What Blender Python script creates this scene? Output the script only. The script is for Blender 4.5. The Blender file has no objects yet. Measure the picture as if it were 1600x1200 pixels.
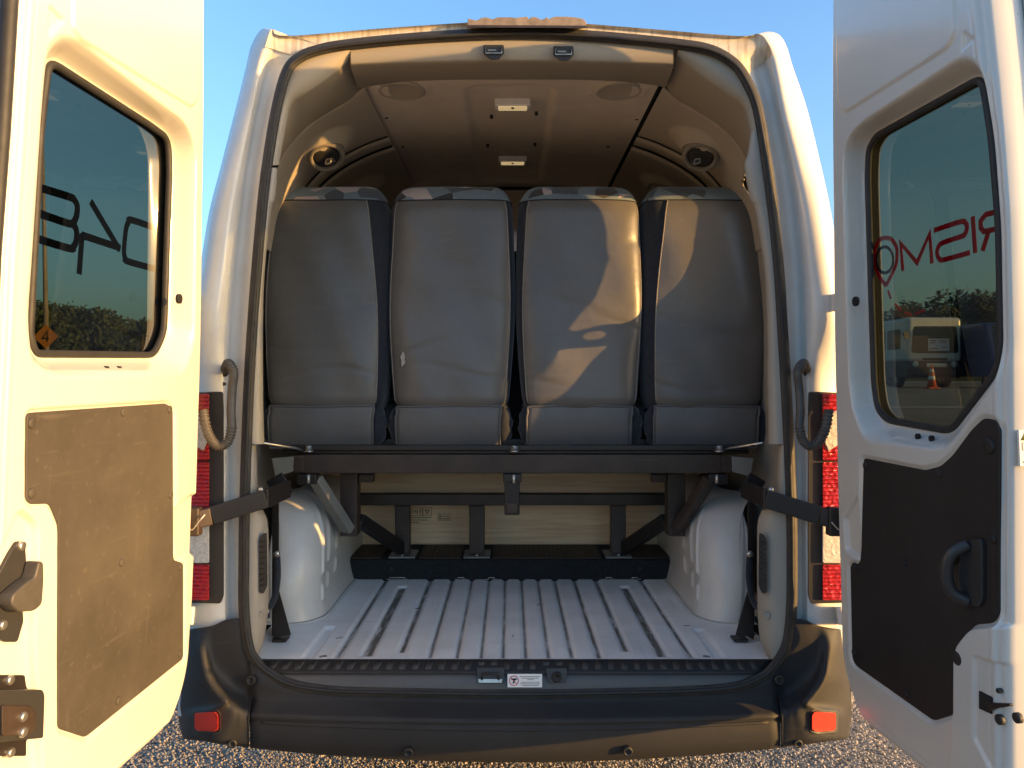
import bpy, bmesh, math, random
import numpy as np
from mathutils import Vector, Matrix, noise as mnoise
random.seed(7)
R = math.radians
sc = bpy.context.scene
col = sc.collection

# ------------------------------------------------------------------ camera, sky, sun, exposure
F, CAMY, CZ, VX, VY = 1186.0, -2.23, 1.42, 797.0, 595.0
cam = bpy.data.cameras.new('camera'); camo = bpy.data.objects.new('camera', cam); col.objects.link(camo)
camo.location = (0, CAMY, CZ); camo.rotation_euler = (R(90), 0, 0)
cam.sensor_width = 36; cam.lens = 36 * F / 1600; cam.clip_start = 0.02; cam.clip_end = 3000
cam.shift_x = (800 - VX) / 1600; cam.shift_y = -(600 - VY) / 1600
sc.camera = camo
SUN_AZ, SUN_EL = R(70), R(5.5)            # azimuth measured from straight behind the camera towards its right
sdir = Vector((math.sin(SUN_AZ) * math.cos(SUN_EL), -math.cos(SUN_AZ) * math.cos(SUN_EL), math.sin(SUN_EL)))  # towards the sun
w = bpy.data.worlds.new('World'); sc.world = w; w.use_nodes = True
nt = w.node_tree; nt.nodes.clear()
sky = nt.nodes.new('ShaderNodeTexSky'); sky.sky_type = 'NISHITA'; sky.sun_disc = False
sky.sun_elevation = SUN_EL; sky.sun_rotation = math.atan2(sdir.x, sdir.y)
sky.altitude = 300; sky.air_density = 1.0; sky.dust_density = 4.0; sky.ozone_density = 3.0
bg = nt.nodes.new('ShaderNodeBackground'); bg.inputs[1].default_value = 0.15
ow = nt.nodes.new('ShaderNodeOutputWorld')
nt.links.new(sky.outputs[0], bg.inputs[0]); nt.links.new(bg.outputs[0], ow.inputs[0])
sun = bpy.data.lights.new('sun', 'SUN'); sun.energy = 2.0; sun.angle = R(0.5); sun.color = (1.0, 0.55, 0.17)
suno = bpy.data.objects.new('sun', sun); col.objects.link(suno)
suno.rotation_euler = sdir.to_track_quat('Z', 'Y').to_euler(); suno.location = (20, -8, 10)
vs = sc.view_settings; vs.view_transform = 'Standard'; vs.look = 'None'; vs.gamma = 1; vs.exposure = 2.35; vs.use_curve_mapping = False
sc.cycles.max_bounces = 10; sc.cycles.transparent_max_bounces = 16; sc.cycles.use_denoising = True
sc.cycles.sample_clamp_indirect = 6

# ------------------------------------------------------------------ helpers
def W(px, py, Y):
    s = F / (Y - CAMY)
    return Vector(((px - VX) / s, Y, CZ + (VY - py) / s))
def Yr(py):                                   # the rear face of the van leans forward towards the roof
    return -0.045 + 0.06 * (1085 - py) / 1030

def wmat(p):
    return Matrix.Translation(p.location) if (p is not None and p.type == 'EMPTY') else Matrix.Identity(4)
def setp(o, parent):
    if parent is not None:
        o.parent = parent; o.matrix_parent_inverse = wmat(parent).inverted()
    return o
def tag(o, label=None, cat=None, group=None, kind=None):
    if label: o['label'] = label
    if cat: o['category'] = cat
    if group: o['group'] = group
    if kind: o['kind'] = kind
    return o
def thing(name, loc, label, cat, group=None):
    o = bpy.data.objects.new(name, None); col.objects.link(o); o.location = loc; o.empty_display_size = .1
    return tag(o, label, cat, group)
def mk(name, verts, faces, mat, parent=None, smooth=True, recalc=False, bevel=0, solid=0, seg=2, sub=0):
    me = bpy.data.meshes.new(name)
    me.from_pydata([tuple(v) for v in verts], [], faces)
    if recalc:
        bm = bmesh.new(); bm.from_mesh(me); bmesh.ops.recalc_face_normals(bm, faces=bm.faces); bm.to_mesh(me); bm.free()
    me.materials.append(mat)
    if smooth:
        me.polygons.foreach_set('use_smooth', [True] * len(me.polygons))
    me.update()
    o = bpy.data.objects.new(name, me); col.objects.link(o)
    if solid:
        m = o.modifiers.new('s', 'SOLIDIFY'); m.thickness = solid; m.offset = 0
    if bevel:
        m = o.modifiers.new('b', 'BEVEL'); m.width = bevel; m.segments = seg; m.limit_method = 'ANGLE'; m.angle_limit = R(35)
        if smooth:
            m.harden_normals = False
    if sub:
        m = o.modifiers.new('u', 'SUBSURF'); m.levels = sub; m.render_levels = sub
    if smooth and bevel:
        n = o.modifiers.new('n', 'WEIGHTED_NORMAL'); n.keep_sharp = True
    return setp(o, parent)
def grid(name, rows, mat, parent=None, cu=False, cv=False, keep=None, **k):
    n = len(rows[0]); m = len(rows)
    verts = [p for r in rows for p in r]; faces = []
    for j in range(m if cv else m - 1):
        for i in range(n if cu else n - 1):
            if keep is not None and not keep(j, i): continue
            a = j * n + i; b = j * n + (i + 1) % n; c = ((j + 1) % m) * n + (i + 1) % n; d = ((j + 1) % m) * n + i
            faces.append((a, b, c, d))
    return mk(name, verts, faces, mat, parent, **k)
def cr(pts, n=6, closed=False):
    pts = [Vector(p) for p in pts]; out = []; N = len(pts)
    rng = range(N if closed else N - 1)
    for i in rng:
        if closed: p0, p1, p2, p3 = pts[(i - 1) % N], pts[i], pts[(i + 1) % N], pts[(i + 2) % N]
        else: p0, p1, p2, p3 = pts[max(i - 1, 0)], pts[i], pts[i + 1], pts[min(i + 2, N - 1)]
        for k in range(n):
            t = k / n
            out.append(0.5 * ((2 * p1) + (-p0 + p2) * t + (2 * p0 - 5 * p1 + 4 * p2 - p3) * t * t + (-p0 + 3 * p1 - 3 * p2 + p3) * t ** 3))
    if not closed: out.append(pts[-1].copy())
    return out
def tube(name, pts, r, mat, parent=None, seg=10, closed=False, flat=1.0, cap=True, up=None, **k):
    pts = [Vector(p) for p in pts]; N = len(pts); verts = []; faces = []
    rf = r if callable(r) else (lambda t: r)
    nrm = None
    for i, p in enumerate(pts):
        if closed: t = (pts[(i + 1) % N] - pts[i - 1]).normalized()
        else: t = (pts[min(i + 1, N - 1)] - pts[max(i - 1, 0)]).normalized()
        if up is not None: nrm = Vector(up)
        if nrm is None:
            nrm = t.orthogonal()
        nrm = (nrm - t * nrm.dot(t)).normalized(); b = t.cross(nrm)
        rr = rf(i / max(1, N - 1))
        for s in range(seg):
            a = 2 * math.pi * s / seg
            verts.append(p + nrm * (math.cos(a) * rr * flat) + b * (math.sin(a) * rr))
    for i in range(N if closed else N - 1):
        for s in range(seg):
            j = (i + 1) % N
            faces.append((i * seg + s, i * seg + (s + 1) % seg, j * seg + (s + 1) % seg, j * seg + s))
    if cap and not closed:
        faces.append(tuple(range(seg))[::-1]); faces.append(tuple((N - 1) * seg + s for s in range(seg)))
    return mk(name, verts, faces, mat, parent, **k)
def prism(name, poly, fr, d0, d1, mat, parent=None, bevel=0.002, smooth=True, **k):
    """poly of (a,b) laid in frame fr(a,b,depth); extruded between depths d0 and d1"""
    n = len(poly)
    verts = [fr(a, b, d0) for a, b in poly] + [fr(a, b, d1) for a, b in poly]
    faces = [tuple(range(n))[::-1], tuple(range(n, 2 * n))] + [(i, (i + 1) % n, n + (i + 1) % n, n + i) for i in range(n)]
    return mk(name, verts, faces, mat, parent, smooth=smooth, recalc=True, bevel=bevel, **k)
def box(name, lo, hi, mat, parent=None, bevel=0.003, **k):
    x0, y0, z0 = lo; x1, y1, z1 = hi
    v = [(x0,y0,z0),(x1,y0,z0),(x1,y1,z0),(x0,y1,z0),(x0,y0,z1),(x1,y0,z1),(x1,y1,z1),(x0,y1,z1)]
    f = [(0,3,2,1),(4,5,6,7),(0,1,5,4),(1,2,6,5),(2,3,7,6),(3,0,4,7)]
    return mk(name, v, f, mat, parent, bevel=bevel, **k)
def bar(name, a, b, wx, wz, mat, parent=None, up=(0, 0, 1), bevel=0.003, **k):
    a = Vector(a); b = Vector(b); t = (b - a).normalized(); up = Vector(up)
    n = (up - t * up.dot(t)).normalized(); s = t.cross(n)
    v = []
    for p in (a, b):
        for q in ((-1, -1), (1, -1), (1, 1), (-1, 1)):
            v.append(p + s * (q[0] * wx / 2) + n * (q[1] * wz / 2))
    f = [(0,3,2,1),(4,5,6,7),(0,1,5,4),(1,2,6,5),(2,3,7,6),(3,0,4,7)]
    return mk(name, v, f, mat, parent, bevel=bevel, recalc=True, **k)
def lathe(name, c, axis, prof, mat, parent=None, seg=20, sx=1.0, **k):
    """prof of (radius, height along axis)"""
    c = Vector(c); ax = Vector(axis).normalized(); u = ax.orthogonal().normalized(); v = ax.cross(u)
    if abs(ax.z) < .9:
        v = Vector((0, 0, 1)); v = (v - ax * v.dot(ax)).normalized(); u = v.cross(ax)
    verts = []; faces = []
    for r, h in prof:
        for s in range(seg):
            a = 2 * math.pi * s / seg
            verts.append(c + ax * h + (u * math.cos(a) * sx + v * math.sin(a)) * r)
    for i in range(len(prof) - 1):
        for s in range(seg):
            faces.append((i * seg + s, i * seg + (s + 1) % seg, (i + 1) * seg + (s + 1) % seg, (i + 1) * seg + s))
    faces.append(tuple(range(seg))[::-1]); faces.append(tuple((len(prof) - 1) * seg + s for s in range(seg)))
    return mk(name, verts, faces, mat, parent, recalc=True, **k)
def rpoly(pts, r=0.01, seg=5):
    """round the corners of a 2D polygon"""
    out = []; N = len(pts)
    for i in range(N):
        p0, p1, p2 = Vector(pts[i - 1]), Vector(pts[i]), Vector(pts[(i + 1) % N])
        d0 = p0 - p1; d1 = p2 - p1
        rr = min(r, d0.length * .45, d1.length * .45)
        a = p1 + d0.normalized() * rr; b = p1 + d1.normalized() * rr
        for k in range(seg + 1):
            t = k / seg
            q = a * (1 - t) ** 2 + p1 * 2 * t * (1 - t) + b * t * t
            out.append((q.x, q.y))
    return out
def sdf(U, V, poly):
    """signed distance (negative inside) of arrays U,V to a polygon"""
    P = np.array([(p[0], p[1]) for p in poly], float); Q = np.roll(P, -1, 0)
    d = np.full(U.shape, 1e9); ins = np.zeros(U.shape, bool)
    for (ax, ay), (bx, by) in zip(P, Q):
        ex, ey = bx - ax, by - ay; L = ex * ex + ey * ey + 1e-12
        t = np.clip(((U - ax) * ex + (V - ay) * ey) / L, 0, 1)
        d = np.minimum(d, np.hypot(U - ax - t * ex, V - ay - t * ey))
        c = (ay > V) != (by > V)
        xi = ax + (V - ay) * ex / (ey if abs(ey) > 1e-12 else 1e-12)
        ins ^= (c & (U < xi))
    return np.where(ins, -d, d)
def sstep(d, w0):
    """1 inside, 0 outside, smooth over +-w0/2"""
    t = np.clip(0.5 - d / w0, 0, 1)
    return t * t * (3 - 2 * t)

# ------------------------------------------------------------------ materials
def mat(name, c, rough=.5, metal=0, nz=None, bump=None, coat=0, spec=.5, c2=None, trans=0, emis=None, tex='Object', sheen=0):
    m = bpy.data.materials.new(name); m.use_nodes = True; t = m.node_tree; b = t.nodes['Principled BSDF']
    b.inputs['Base Color'].default_value = (*c, 1); b.inputs['Roughness'].default_value = rough
    b.inputs['Metallic'].default_value = metal; b.inputs['Coat Weight'].default_value = coat
    b.inputs['Coat Roughness'].default_value = .12; b.inputs['Specular IOR Level'].default_value = spec
    if sheen: b.inputs['Sheen Weight'].default_value = sheen
    tc = t.nodes.new('ShaderNodeTexCoord')
    if nz:
        sc_, amt = nz
        n = t.nodes.new('ShaderNodeTexNoise'); n.inputs['Scale'].default_value = sc_; n.inputs['Detail'].default_value = 6; n.inputs['Roughness'].default_value = .65
        t.links.new(tc.outputs[tex], n.inputs['Vector'])
        rp = t.nodes.new('ShaderNodeValToRGB')
        k = c2 or tuple(x * (1 - amt) for x in c)
        rp.color_ramp.elements[0].position = .35; rp.color_ramp.elements[1].position = .62
        rp.color_ramp.elements[0].color = (*k, 1); rp.color_ramp.elements[1].color = (*c, 1)
        t.links.new(n.outputs['Fac'], rp.inputs['Fac']); t.links.new(rp.outputs['Color'], b.inputs['Base Color'])
        mr = t.nodes.new('ShaderNodeMapRange'); mr.inputs['To Min'].default_value = min(1, rough + .12); mr.inputs['To Max'].default_value = max(.04, rough - .06)
        t.links.new(n.outputs['Fac'], mr.inputs['Value']); t.links.new(mr.outputs[0], b.inputs['Roughness'])
    if bump:
        bs, st, dist = bump
        n2 = t.nodes.new('ShaderNodeTexNoise'); n2.inputs['Scale'].default_value = bs; n2.inputs['Detail'].default_value = 4
        t.links.new(tc.outputs[tex], n2.inputs['Vector'])
        bp = t.nodes.new('ShaderNodeBump'); bp.inputs['Strength'].default_value = st; bp.inputs['Distance'].default_value = dist
        t.links.new(n2.outputs['Fac'], bp.inputs['Height']); t.links.new(bp.outputs['Normal'], b.inputs['Normal'])
    if emis:
        b.inputs['Emission Color'].default_value = (*emis[:3], 1); b.inputs['Emission Strength'].default_value = emis[3]
    return m
def glassmat(name, tint, ior=1.5, rough=0.0):
    m = bpy.data.materials.new(name); m.use_nodes = True; t = m.node_tree; t.nodes.clear()
    o = t.nodes.new('ShaderNodeOutputMaterial'); mx = t.nodes.new('ShaderNodeMixShader')
    tr = t.nodes.new('ShaderNodeBsdfTransparent'); tr.inputs[0].default_value = (*tint, 1)
    gl = t.nodes.new('ShaderNodeBsdfGlossy'); gl.inputs['Roughness'].default_value = rough; gl.inputs[0].default_value = (.95, .97, 1, 1)
    lw = t.nodes.new('ShaderNodeLayerWeight'); lw.inputs[0].default_value = .5
    pw = t.nodes.new('ShaderNodeMath'); pw.operation = 'POWER'; pw.inputs[1].default_value = 5
    fr = t.nodes.new('ShaderNodeMapRange'); fr.inputs['To Min'].default_value = 2 * ((ior - 1) / (ior + 1)) ** 2; fr.inputs['To Max'].default_value = 1
    t.links.new(lw.outputs['Facing'], pw.inputs[0]); t.links.new(pw.outputs[0], fr.inputs['Value'])
    t.links.new(fr.outputs[0], mx.inputs[0]); t.links.new(tr.outputs[0], mx.inputs[1]); t.links.new(gl.outputs[0], mx.inputs[2])
    t.links.new(mx.outputs[0], o.inputs[0]); return m

M = {}
M['paint'] = mat('white_paint', (.60, .585, .535), .28, nz=(3.0, .045), coat=.5, bump=(900, .015, .001))
M['jamb'] = mat('white_jamb_paint', (.68, .66, .61), .38, nz=(7.0, .10), coat=.25)
M['floorpaint'] = mat('worn_floor_paint', (.72, .73, .75), .42, nz=(5.0, .10))
M['rooftrim'] = mat('stained_roof_paint', (.70, .64, .54), .55, nz=(9, .3), c2=(.50, .42, .30))
def streaks(m):
    t = m.node_tree; b = t.nodes['Principled BSDF']; src = b.inputs['Base Color'].links[0].from_socket
    tc = t.nodes.new('ShaderNodeTexCoord'); mp = t.nodes.new('ShaderNodeMapping'); mp.inputs['Scale'].default_value = (85, 10, 4)
    n = t.nodes.new('ShaderNodeTexNoise'); n.inputs['Scale'].default_value = 1; n.inputs['Detail'].default_value = 6
    rp = t.nodes.new('ShaderNodeValToRGB'); e = rp.color_ramp.elements; e[0].position = .30; e[0].color = (.36, .29, .20, 1); e[1].position = .50; e[1].color = (1, 1, 1, 1)
    mx = t.nodes.new('ShaderNodeMix'); mx.data_type = 'RGBA'; mx.blend_type = 'MULTIPLY'; mx.inputs[0].default_value = .55
    t.links.new(tc.outputs['Object'], mp.inputs[0]); t.links.new(mp.outputs[0], n.inputs['Vector']); t.links.new(n.outputs['Fac'], rp.inputs[0])
    t.links.new(src, mx.inputs[6]); t.links.new(rp.outputs[0], mx.inputs[7]); t.links.new(mx.outputs[2], b.inputs['Base Color'])
streaks(M['rooftrim'])
M['blacktrim'] = mat('black_plastic', (.028, .027, .027), .45, bump=(260, .08, .002))
M['bumper'] = mat('charcoal_bumper_plastic', (.026, .026, .027), .62, nz=(4, .22), spec=.35, bump=(420, .10, .0015))
M['rubber'] = mat('black_rubber', (.022, .021, .020), .6, nz=(30, .3))
M['seal'] = mat('dusty_rubber_seal', (.045, .041, .036), .6, nz=(22, .4))
M['steel'] = mat('black_steel', (.022, .018, .017), .38, nz=(9, .3), bump=(120, .05, .001))
M['steelbr'] = mat('brown_black_steel', (.046, .031, .024), .42, nz=(12, .35), bump=(120, .05, .001))
M['greybrk'] = mat('grey_bracket', (.21, .21, .19), .4, nz=(12, .15))
M['zinc'] = mat('zinc', (.62, .60, .55), .32, metal=.9, nz=(40, .3))
M['trim'] = mat('beige_trim', (.35, .305, .235), .55, nz=(4, .06), bump=(700, .08, .001))
M['trimlow'] = mat('grey_beige_trim', (.37, .33, .27), .5, nz=(4, .08), bump=(700, .08, .001))
M['headliner'] = mat('headliner', (.68, .58, .46), .85, nz=(9, .10), bump=(500, .15, .002))
M['sidetrim'] = mat('side_trim', (.44, .38, .295), .6, nz=(5, .07), bump=(600, .1, .001))
M['gapdark'] = mat('dark_gap', (.012, .011, .011), .8, nz=(10, .2))
M['vinyl'] = mat('grey_vinyl', (.132, .126, .118), .36, nz=(3.2, .14), bump=(9, .35, .012), spec=.45)
M['vinyl2'] = mat('grey_vinyl_flap', (.124, .122, .120), .42, nz=(4.5, .12), bump=(14, .35, .010), spec=.45)
M['navy'] = mat('navy_fabric', (.018, .022, .032), .85, nz=(60, .3), bump=(900, .3, .001), sheen=.2)
M['thread'] = mat('seam_thread', (.30, .27, .23), .7, nz=(90, .2))
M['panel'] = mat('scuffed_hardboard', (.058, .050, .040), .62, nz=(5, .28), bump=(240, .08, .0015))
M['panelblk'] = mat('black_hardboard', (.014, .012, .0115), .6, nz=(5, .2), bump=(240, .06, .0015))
def scuffs(m, amt, tint):
    t = m.node_tree; b = t.nodes['Principled BSDF']; cur = b.inputs['Base Color'].links[0].from_socket
    tc = t.nodes.new('ShaderNodeTexCoord')
    for rot, scl, lo, hi, k in (((.5, .2, .3), (4, 60, 60), .62, .72, .55), ((-.7, .4, .1), (60, 5, 70), .64, .74, .45), ((.2, .1, 1.1), (3, 3, 3), .48, .75, .5), ((.9, 0, .4), (50, 50, 6), .66, .74, .35)):
        mp = t.nodes.new('ShaderNodeMapping'); mp.inputs['Rotation'].default_value = rot; mp.inputs['Scale'].default_value = scl
        n = t.nodes.new('ShaderNodeTexNoise'); n.inputs['Scale'].default_value = 1; n.inputs['Detail'].default_value = 5; n.inputs['Distortion'].default_value = .4
        mr = t.nodes.new('ShaderNodeMapRange'); mr.inputs['From Min'].default_value = lo; mr.inputs['From Max'].default_value = hi; mr.inputs['To Max'].default_value = k * amt
        mx = t.nodes.new('ShaderNodeMix'); mx.data_type = 'RGBA'; mx.inputs[7].default_value = (*tint, 1)
        t.links.new(tc.outputs['Object'], mp.inputs[0]); t.links.new(mp.outputs[0], n.inputs['Vector']); t.links.new(n.outputs['Fac'], mr.inputs['Value'])
        t.links.new(mr.outputs[0], mx.inputs[0]); t.links.new(cur, mx.inputs[6]); cur = mx.outputs[2]
    t.links.new(cur, b.inputs['Base Color'])
def lensribs(m, sc_):
    t = m.node_tree; b = t.nodes['Principled BSDF']; tc = t.nodes.new('ShaderNodeTexCoord')
    wv = t.nodes.new('ShaderNodeTexWave'); wv.bands_direction = 'Z'; wv.inputs['Scale'].default_value = sc_; wv.inputs['Distortion'].default_value = .3
    v = t.nodes.new('ShaderNodeTexVoronoi'); v.inputs['Scale'].default_value = 75
    ad = t.nodes.new('ShaderNodeMath'); ad.operation = 'ADD'; bp = t.nodes.new('ShaderNodeBump'); bp.inputs['Strength'].default_value = .7; bp.inputs['Distance'].default_value = .006
    for q in (wv, v): t.links.new(tc.outputs['Object'], q.inputs['Vector'])
    t.links.new(wv.outputs['Fac'], ad.inputs[0]); t.links.new(v.outputs['Distance'], ad.inputs[1]); t.links.new(ad.outputs[0], bp.inputs['Height']); t.links.new(bp.outputs[0], b.inputs['Normal'])
scuffs(M['panel'], .55, (.15, .13, .10)); scuffs(M['panelblk'], .25, (.07, .06, .055)); scuffs(M['bumper'], .25, (.09, .085, .08)); scuffs(M['steelbr'], .4, (.14, .10, .08))
scuffs(M['vinyl'], .22, (.26, .225, .175))
def specks(m, dark):
    t = m.node_tree; b = t.nodes['Principled BSDF']; cur = b.inputs['Base Color'].links[0].from_socket
    tc = t.nodes.new('ShaderNodeTexCoord')
    for sc_, th, k in ((55, .055, .75), (17, .035, .6)):
        v = t.nodes.new('ShaderNodeTexVoronoi'); v.inputs['Scale'].default_value = sc_
        lt = t.nodes.new('ShaderNodeMath'); lt.operation = 'LESS_THAN'; lt.inputs[1].default_value = th
        n = t.nodes.new('ShaderNodeTexNoise'); n.inputs['Scale'].default_value = 6; mr = t.nodes.new('ShaderNodeMapRange'); mr.inputs['From Min'].default_value = .52; mr.inputs['From Max'].default_value = .62; mr.inputs['To Max'].default_value = k
        ml = t.nodes.new('ShaderNodeMath'); ml.operation = 'MULTIPLY'; mx = t.nodes.new('ShaderNodeMix'); mx.data_type = 'RGBA'; mx.inputs[7].default_value = (*dark, 1)
        for q in (v, n): t.links.new(tc.outputs['Object'], q.inputs['Vector'])
        t.links.new(v.outputs['Distance'], lt.inputs[0]); t.links.new(n.outputs['Fac'], mr.inputs['Value']); t.links.new(lt.outputs[0], ml.inputs[0]); t.links.new(mr.outputs[0], ml.inputs[1])
        t.links.new(ml.outputs[0], mx.inputs[0]); t.links.new(cur, mx.inputs[6]); cur = mx.outputs[2]
    t.links.new(cur, b.inputs['Base Color'])
specks(M['paint'], (.25, .20, .14)); specks(M['jamb'], (.25, .20, .14))
M['red'] = mat('red_lens', (.55, .012, .012), .14, nz=(120, .35), coat=.6, bump=(160, .35, .004))
lensribs(M['red'], 28)
M['clearlens'] = mat('clear_lens', (.72, .66, .58), .10, nz=(90, .3), coat=.6, bump=(120, .6, .005))
M['reflector'] = mat('reflector_red', (.62, .035, .02), .22, nz=(200, .15), bump=(600, .25, .001))
M['white'] = mat('white_plastic', (.78, .77, .74), .5, nz=(20, .06))
M['ink'] = mat('black_ink', (.02, .02, .02), .6, nz=(50, .1))
M['redink'] = mat('red_ink', (.55, .03, .04), .6, nz=(50, .1))
M['yellowink'] = mat('yellow_ink', (.75, .42, .02), .6, nz=(50, .1))
M['crimson'] = mat('crimson_vinyl_film', (.22, .008, .035), .55, nz=(50, .1))
def film(name, c):
    m = bpy.data.materials.new(name); m.use_nodes = True; t = m.node_tree; t.nodes.clear()
    o = t.nodes.new('ShaderNodeOutputMaterial'); mx = t.nodes.new('ShaderNodeMixShader'); mx.inputs[0].default_value = .5
    a = t.nodes.new('ShaderNodeBsdfDiffuse'); b = t.nodes.new('ShaderNodeBsdfTranslucent')
    n = t.nodes.new('ShaderNodeTexNoise'); n.inputs['Scale'].default_value = 30
    rp = t.nodes.new('ShaderNodeValToRGB'); rp.color_ramp.elements[0].color = (*[x * .8 for x in c], 1); rp.color_ramp.elements[1].color = (*c, 1)
    t.links.new(n.outputs['Fac'], rp.inputs[0])
    for q in (a, b): t.links.new(rp.outputs[0], q.inputs['Color'])
    t.links.new(a.outputs[0], mx.inputs[1]); t.links.new(b.outputs[0], mx.inputs[2]); t.links.new(mx.outputs[0], o.inputs[0]); return m
M['crimson'] = film('crimson_vinyl_film', (.60, .010, .13))
M['greyfilm'] = mat('dark_grey_film', (.016, .018, .018), .55, nz=(50, .1))
M['lampglass'] = mat('lamp_lens', (.62, .50, .30), .25, nz=(60, .2), emis=(1, .72, .36, .09))
M['glass'] = glassmat('tinted_glass', (.125, .140, .105), 1.6)
M['sideglass'] = glassmat('side_glass', (.93, .92, .90), 1.40)
M['cabglass'] = glassmat('cabin_glass', (.55, .52, .46), 1.45)
M['hose'] = mat('grey_conduit', (.075, .068, .060), .5, nz=(20, .25))
M['tread'] = mat('tread_plastic', (.020, .019, .019), .55, nz=(25, .3), bump=(300, .1, .001))
M['treadpad'] = mat('tread_pad_plastic', (.050, .047, .045), .6, nz=(40, .3), bump=(400, .1, .001))
M['sill'] = mat('grey_sill_plastic', (.085, .083, .082), .45, nz=(6, .18), bump=(400, .06, .001))
M['mat'] = mat('brown_rubber_mat', (.055, .036, .024), .6, nz=(40, .3))
M['cup'] = mat('dark_outlet_trim', (.19, .165, .13), .6, nz=(5, .07), bump=(600, .1, .001))
M['carpet'] = mat('charcoal_carpet', (.022, .026, .030), .95, nz=(120, .5), bump=(500, .9, .006))

def plywood():
    m = mat('plywood', (.60, .44, .25), .6); t = m.node_tree; b = t.nodes['Principled BSDF']
    tc = t.nodes.new('ShaderNodeTexCoord'); mp = t.nodes.new('ShaderNodeMapping'); mp.inputs['Scale'].default_value = (1.2, 1, 26)
    n = t.nodes.new('ShaderNodeTexNoise'); n.inputs['Scale'].default_value = 3.0; n.inputs['Detail'].default_value = 7; n.inputs['Distortion'].default_value = .6
    rp = t.nodes.new('ShaderNodeValToRGB'); e = rp.color_ramp.elements
    e[0].position = .25; e[0].color = (.72, .47, .26, 1); e[1].position = .6; e[1].color = (.90, .67, .42, 1)
    t.links.new(tc.outputs['Object'], mp.inputs[0]); t.links.new(mp.outputs[0], n.inputs['Vector']); t.links.new(n.outputs['Fac'], rp.inputs[0]); t.links.new(rp.outputs[0], b.inputs['Base Color'])
    return m
M['ply'] = plywood()
def fabric():
    m = mat('patterned_fabric', (.1, .13, .17), .9, bump=(1400, .5, .0015), sheen=.25); t = m.node_tree; b = t.nodes['Principled BSDF']
    tc = t.nodes.new('ShaderNodeTexCoord'); mp = t.nodes.new('ShaderNodeMapping'); mp.inputs['Rotation'].default_value = (.3, .5, .9); mp.inputs['Scale'].default_value = (1, .5, 1.6)
    v = t.nodes.new('ShaderNodeTexVoronoi'); v.inputs['Scale'].default_value = 13
    sep = t.nodes.new('ShaderNodeSeparateColor'); rp = t.nodes.new('ShaderNodeValToRGB'); rp.color_ramp.interpolation = 'CONSTANT'; e = rp.color_ramp.elements
    e[0].position = 0; e[0].color = (.21, .28, .33, 1); e[1].position = .52; e[1].color = (.09, .11, .14, 1)
    for p, c in ((.66, (.30, .37, .41, 1)), (.80, (.68, .57, .55, 1)), (.92, (.05, .05, .055, 1))):
        q = e.new(p); q.color = c
    n = t.nodes.new('ShaderNodeTexNoise'); n.inputs['Scale'].default_value = 160; n.inputs['Detail'].default_value = 3
    mx = t.nodes.new('ShaderNodeMix'); mx.data_type = 'RGBA'; mx.blend_type = 'MULTIPLY'; mx.inputs[0].default_value = .55
    t.links.new(tc.outputs['Object'], mp.inputs[0]); t.links.new(mp.outputs[0], v.inputs['Vector']); t.links.new(v.outputs['Color'], sep.inputs[0]); t.links.new(sep.outputs[0], rp.inputs[0])
    t.links.new(tc.outputs['Object'], n.inputs['Vector']); t.links.new(rp.outputs[0], mx.inputs[6]); t.links.new(n.outputs['Color'], mx.inputs[7]); t.links.new(mx.outputs[2], b.inputs['Base Color'])
    return m
M['fabric'] = fabric()
def floor_mat():
    m = mat('ribbed_floor_paint', (.7, .71, .73), .4); t = m.node_tree; b = t.nodes['Principled BSDF']
    tc = t.nodes.new('ShaderNodeTexCoord'); at = t.nodes.new('ShaderNodeAttribute'); at.attribute_name = 'groove'
    mp = t.nodes.new('ShaderNodeMapping'); mp.inputs['Scale'].default_value = (60, 9, 20)
    n = t.nodes.new('ShaderNodeTexNoise'); n.inputs['Scale'].default_value = 1.0; n.inputs['Detail'].default_value = 8; n.inputs['Roughness'].default_value = .7
    t.links.new(tc.outputs['Object'], mp.inputs[0]); t.links.new(mp.outputs[0], n.inputs['Vector'])
    ml = t.nodes.new('ShaderNodeMath'); ml.operation = 'MULTIPLY'
    mr = t.nodes.new('ShaderNodeMapRange'); mr.inputs['From Min'].default_value = .28; mr.inputs['From Max'].default_value = .50
    t.links.new(n.outputs['Fac'], mr.inputs['Value']); t.links.new(mr.outputs[0], ml.inputs[0]); t.links.new(at.outputs['Fac'], ml.inputs[1])
    n2 = t.nodes.new('ShaderNodeTexNoise'); n2.inputs['Scale'].default_value = 7; n2.inputs['Detail'].default_value = 7
    t.links.new(tc.outputs['Object'], n2.inputs['Vector'])
    rp = t.nodes.new('ShaderNodeValToRGB'); e = rp.color_ramp.elements; e[0].position = .3; e[0].color = (.82, .80, .76, 1); e[1].position = .6; e[1].color = (.92, .90, .86, 1)
    t.links.new(n2.outputs['Fac'], rp.inputs[0])
    mx = t.nodes.new('ShaderNodeMix'); mx.data_type = 'RGBA'; mx.inputs[7].default_value = (.12, .105, .085, 1)
    t.links.new(ml.outputs[0], mx.inputs[0]); t.links.new(rp.outputs[0], mx.inputs[6]); t.links.new(mx.outputs[2], b.inputs['Base Color'])
    return m
M['floor'] = floor_mat(); scuffs(M['floor'], .50, (.46, .43, .39)); specks(M['floor'], (.15, .13, .11))
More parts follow.
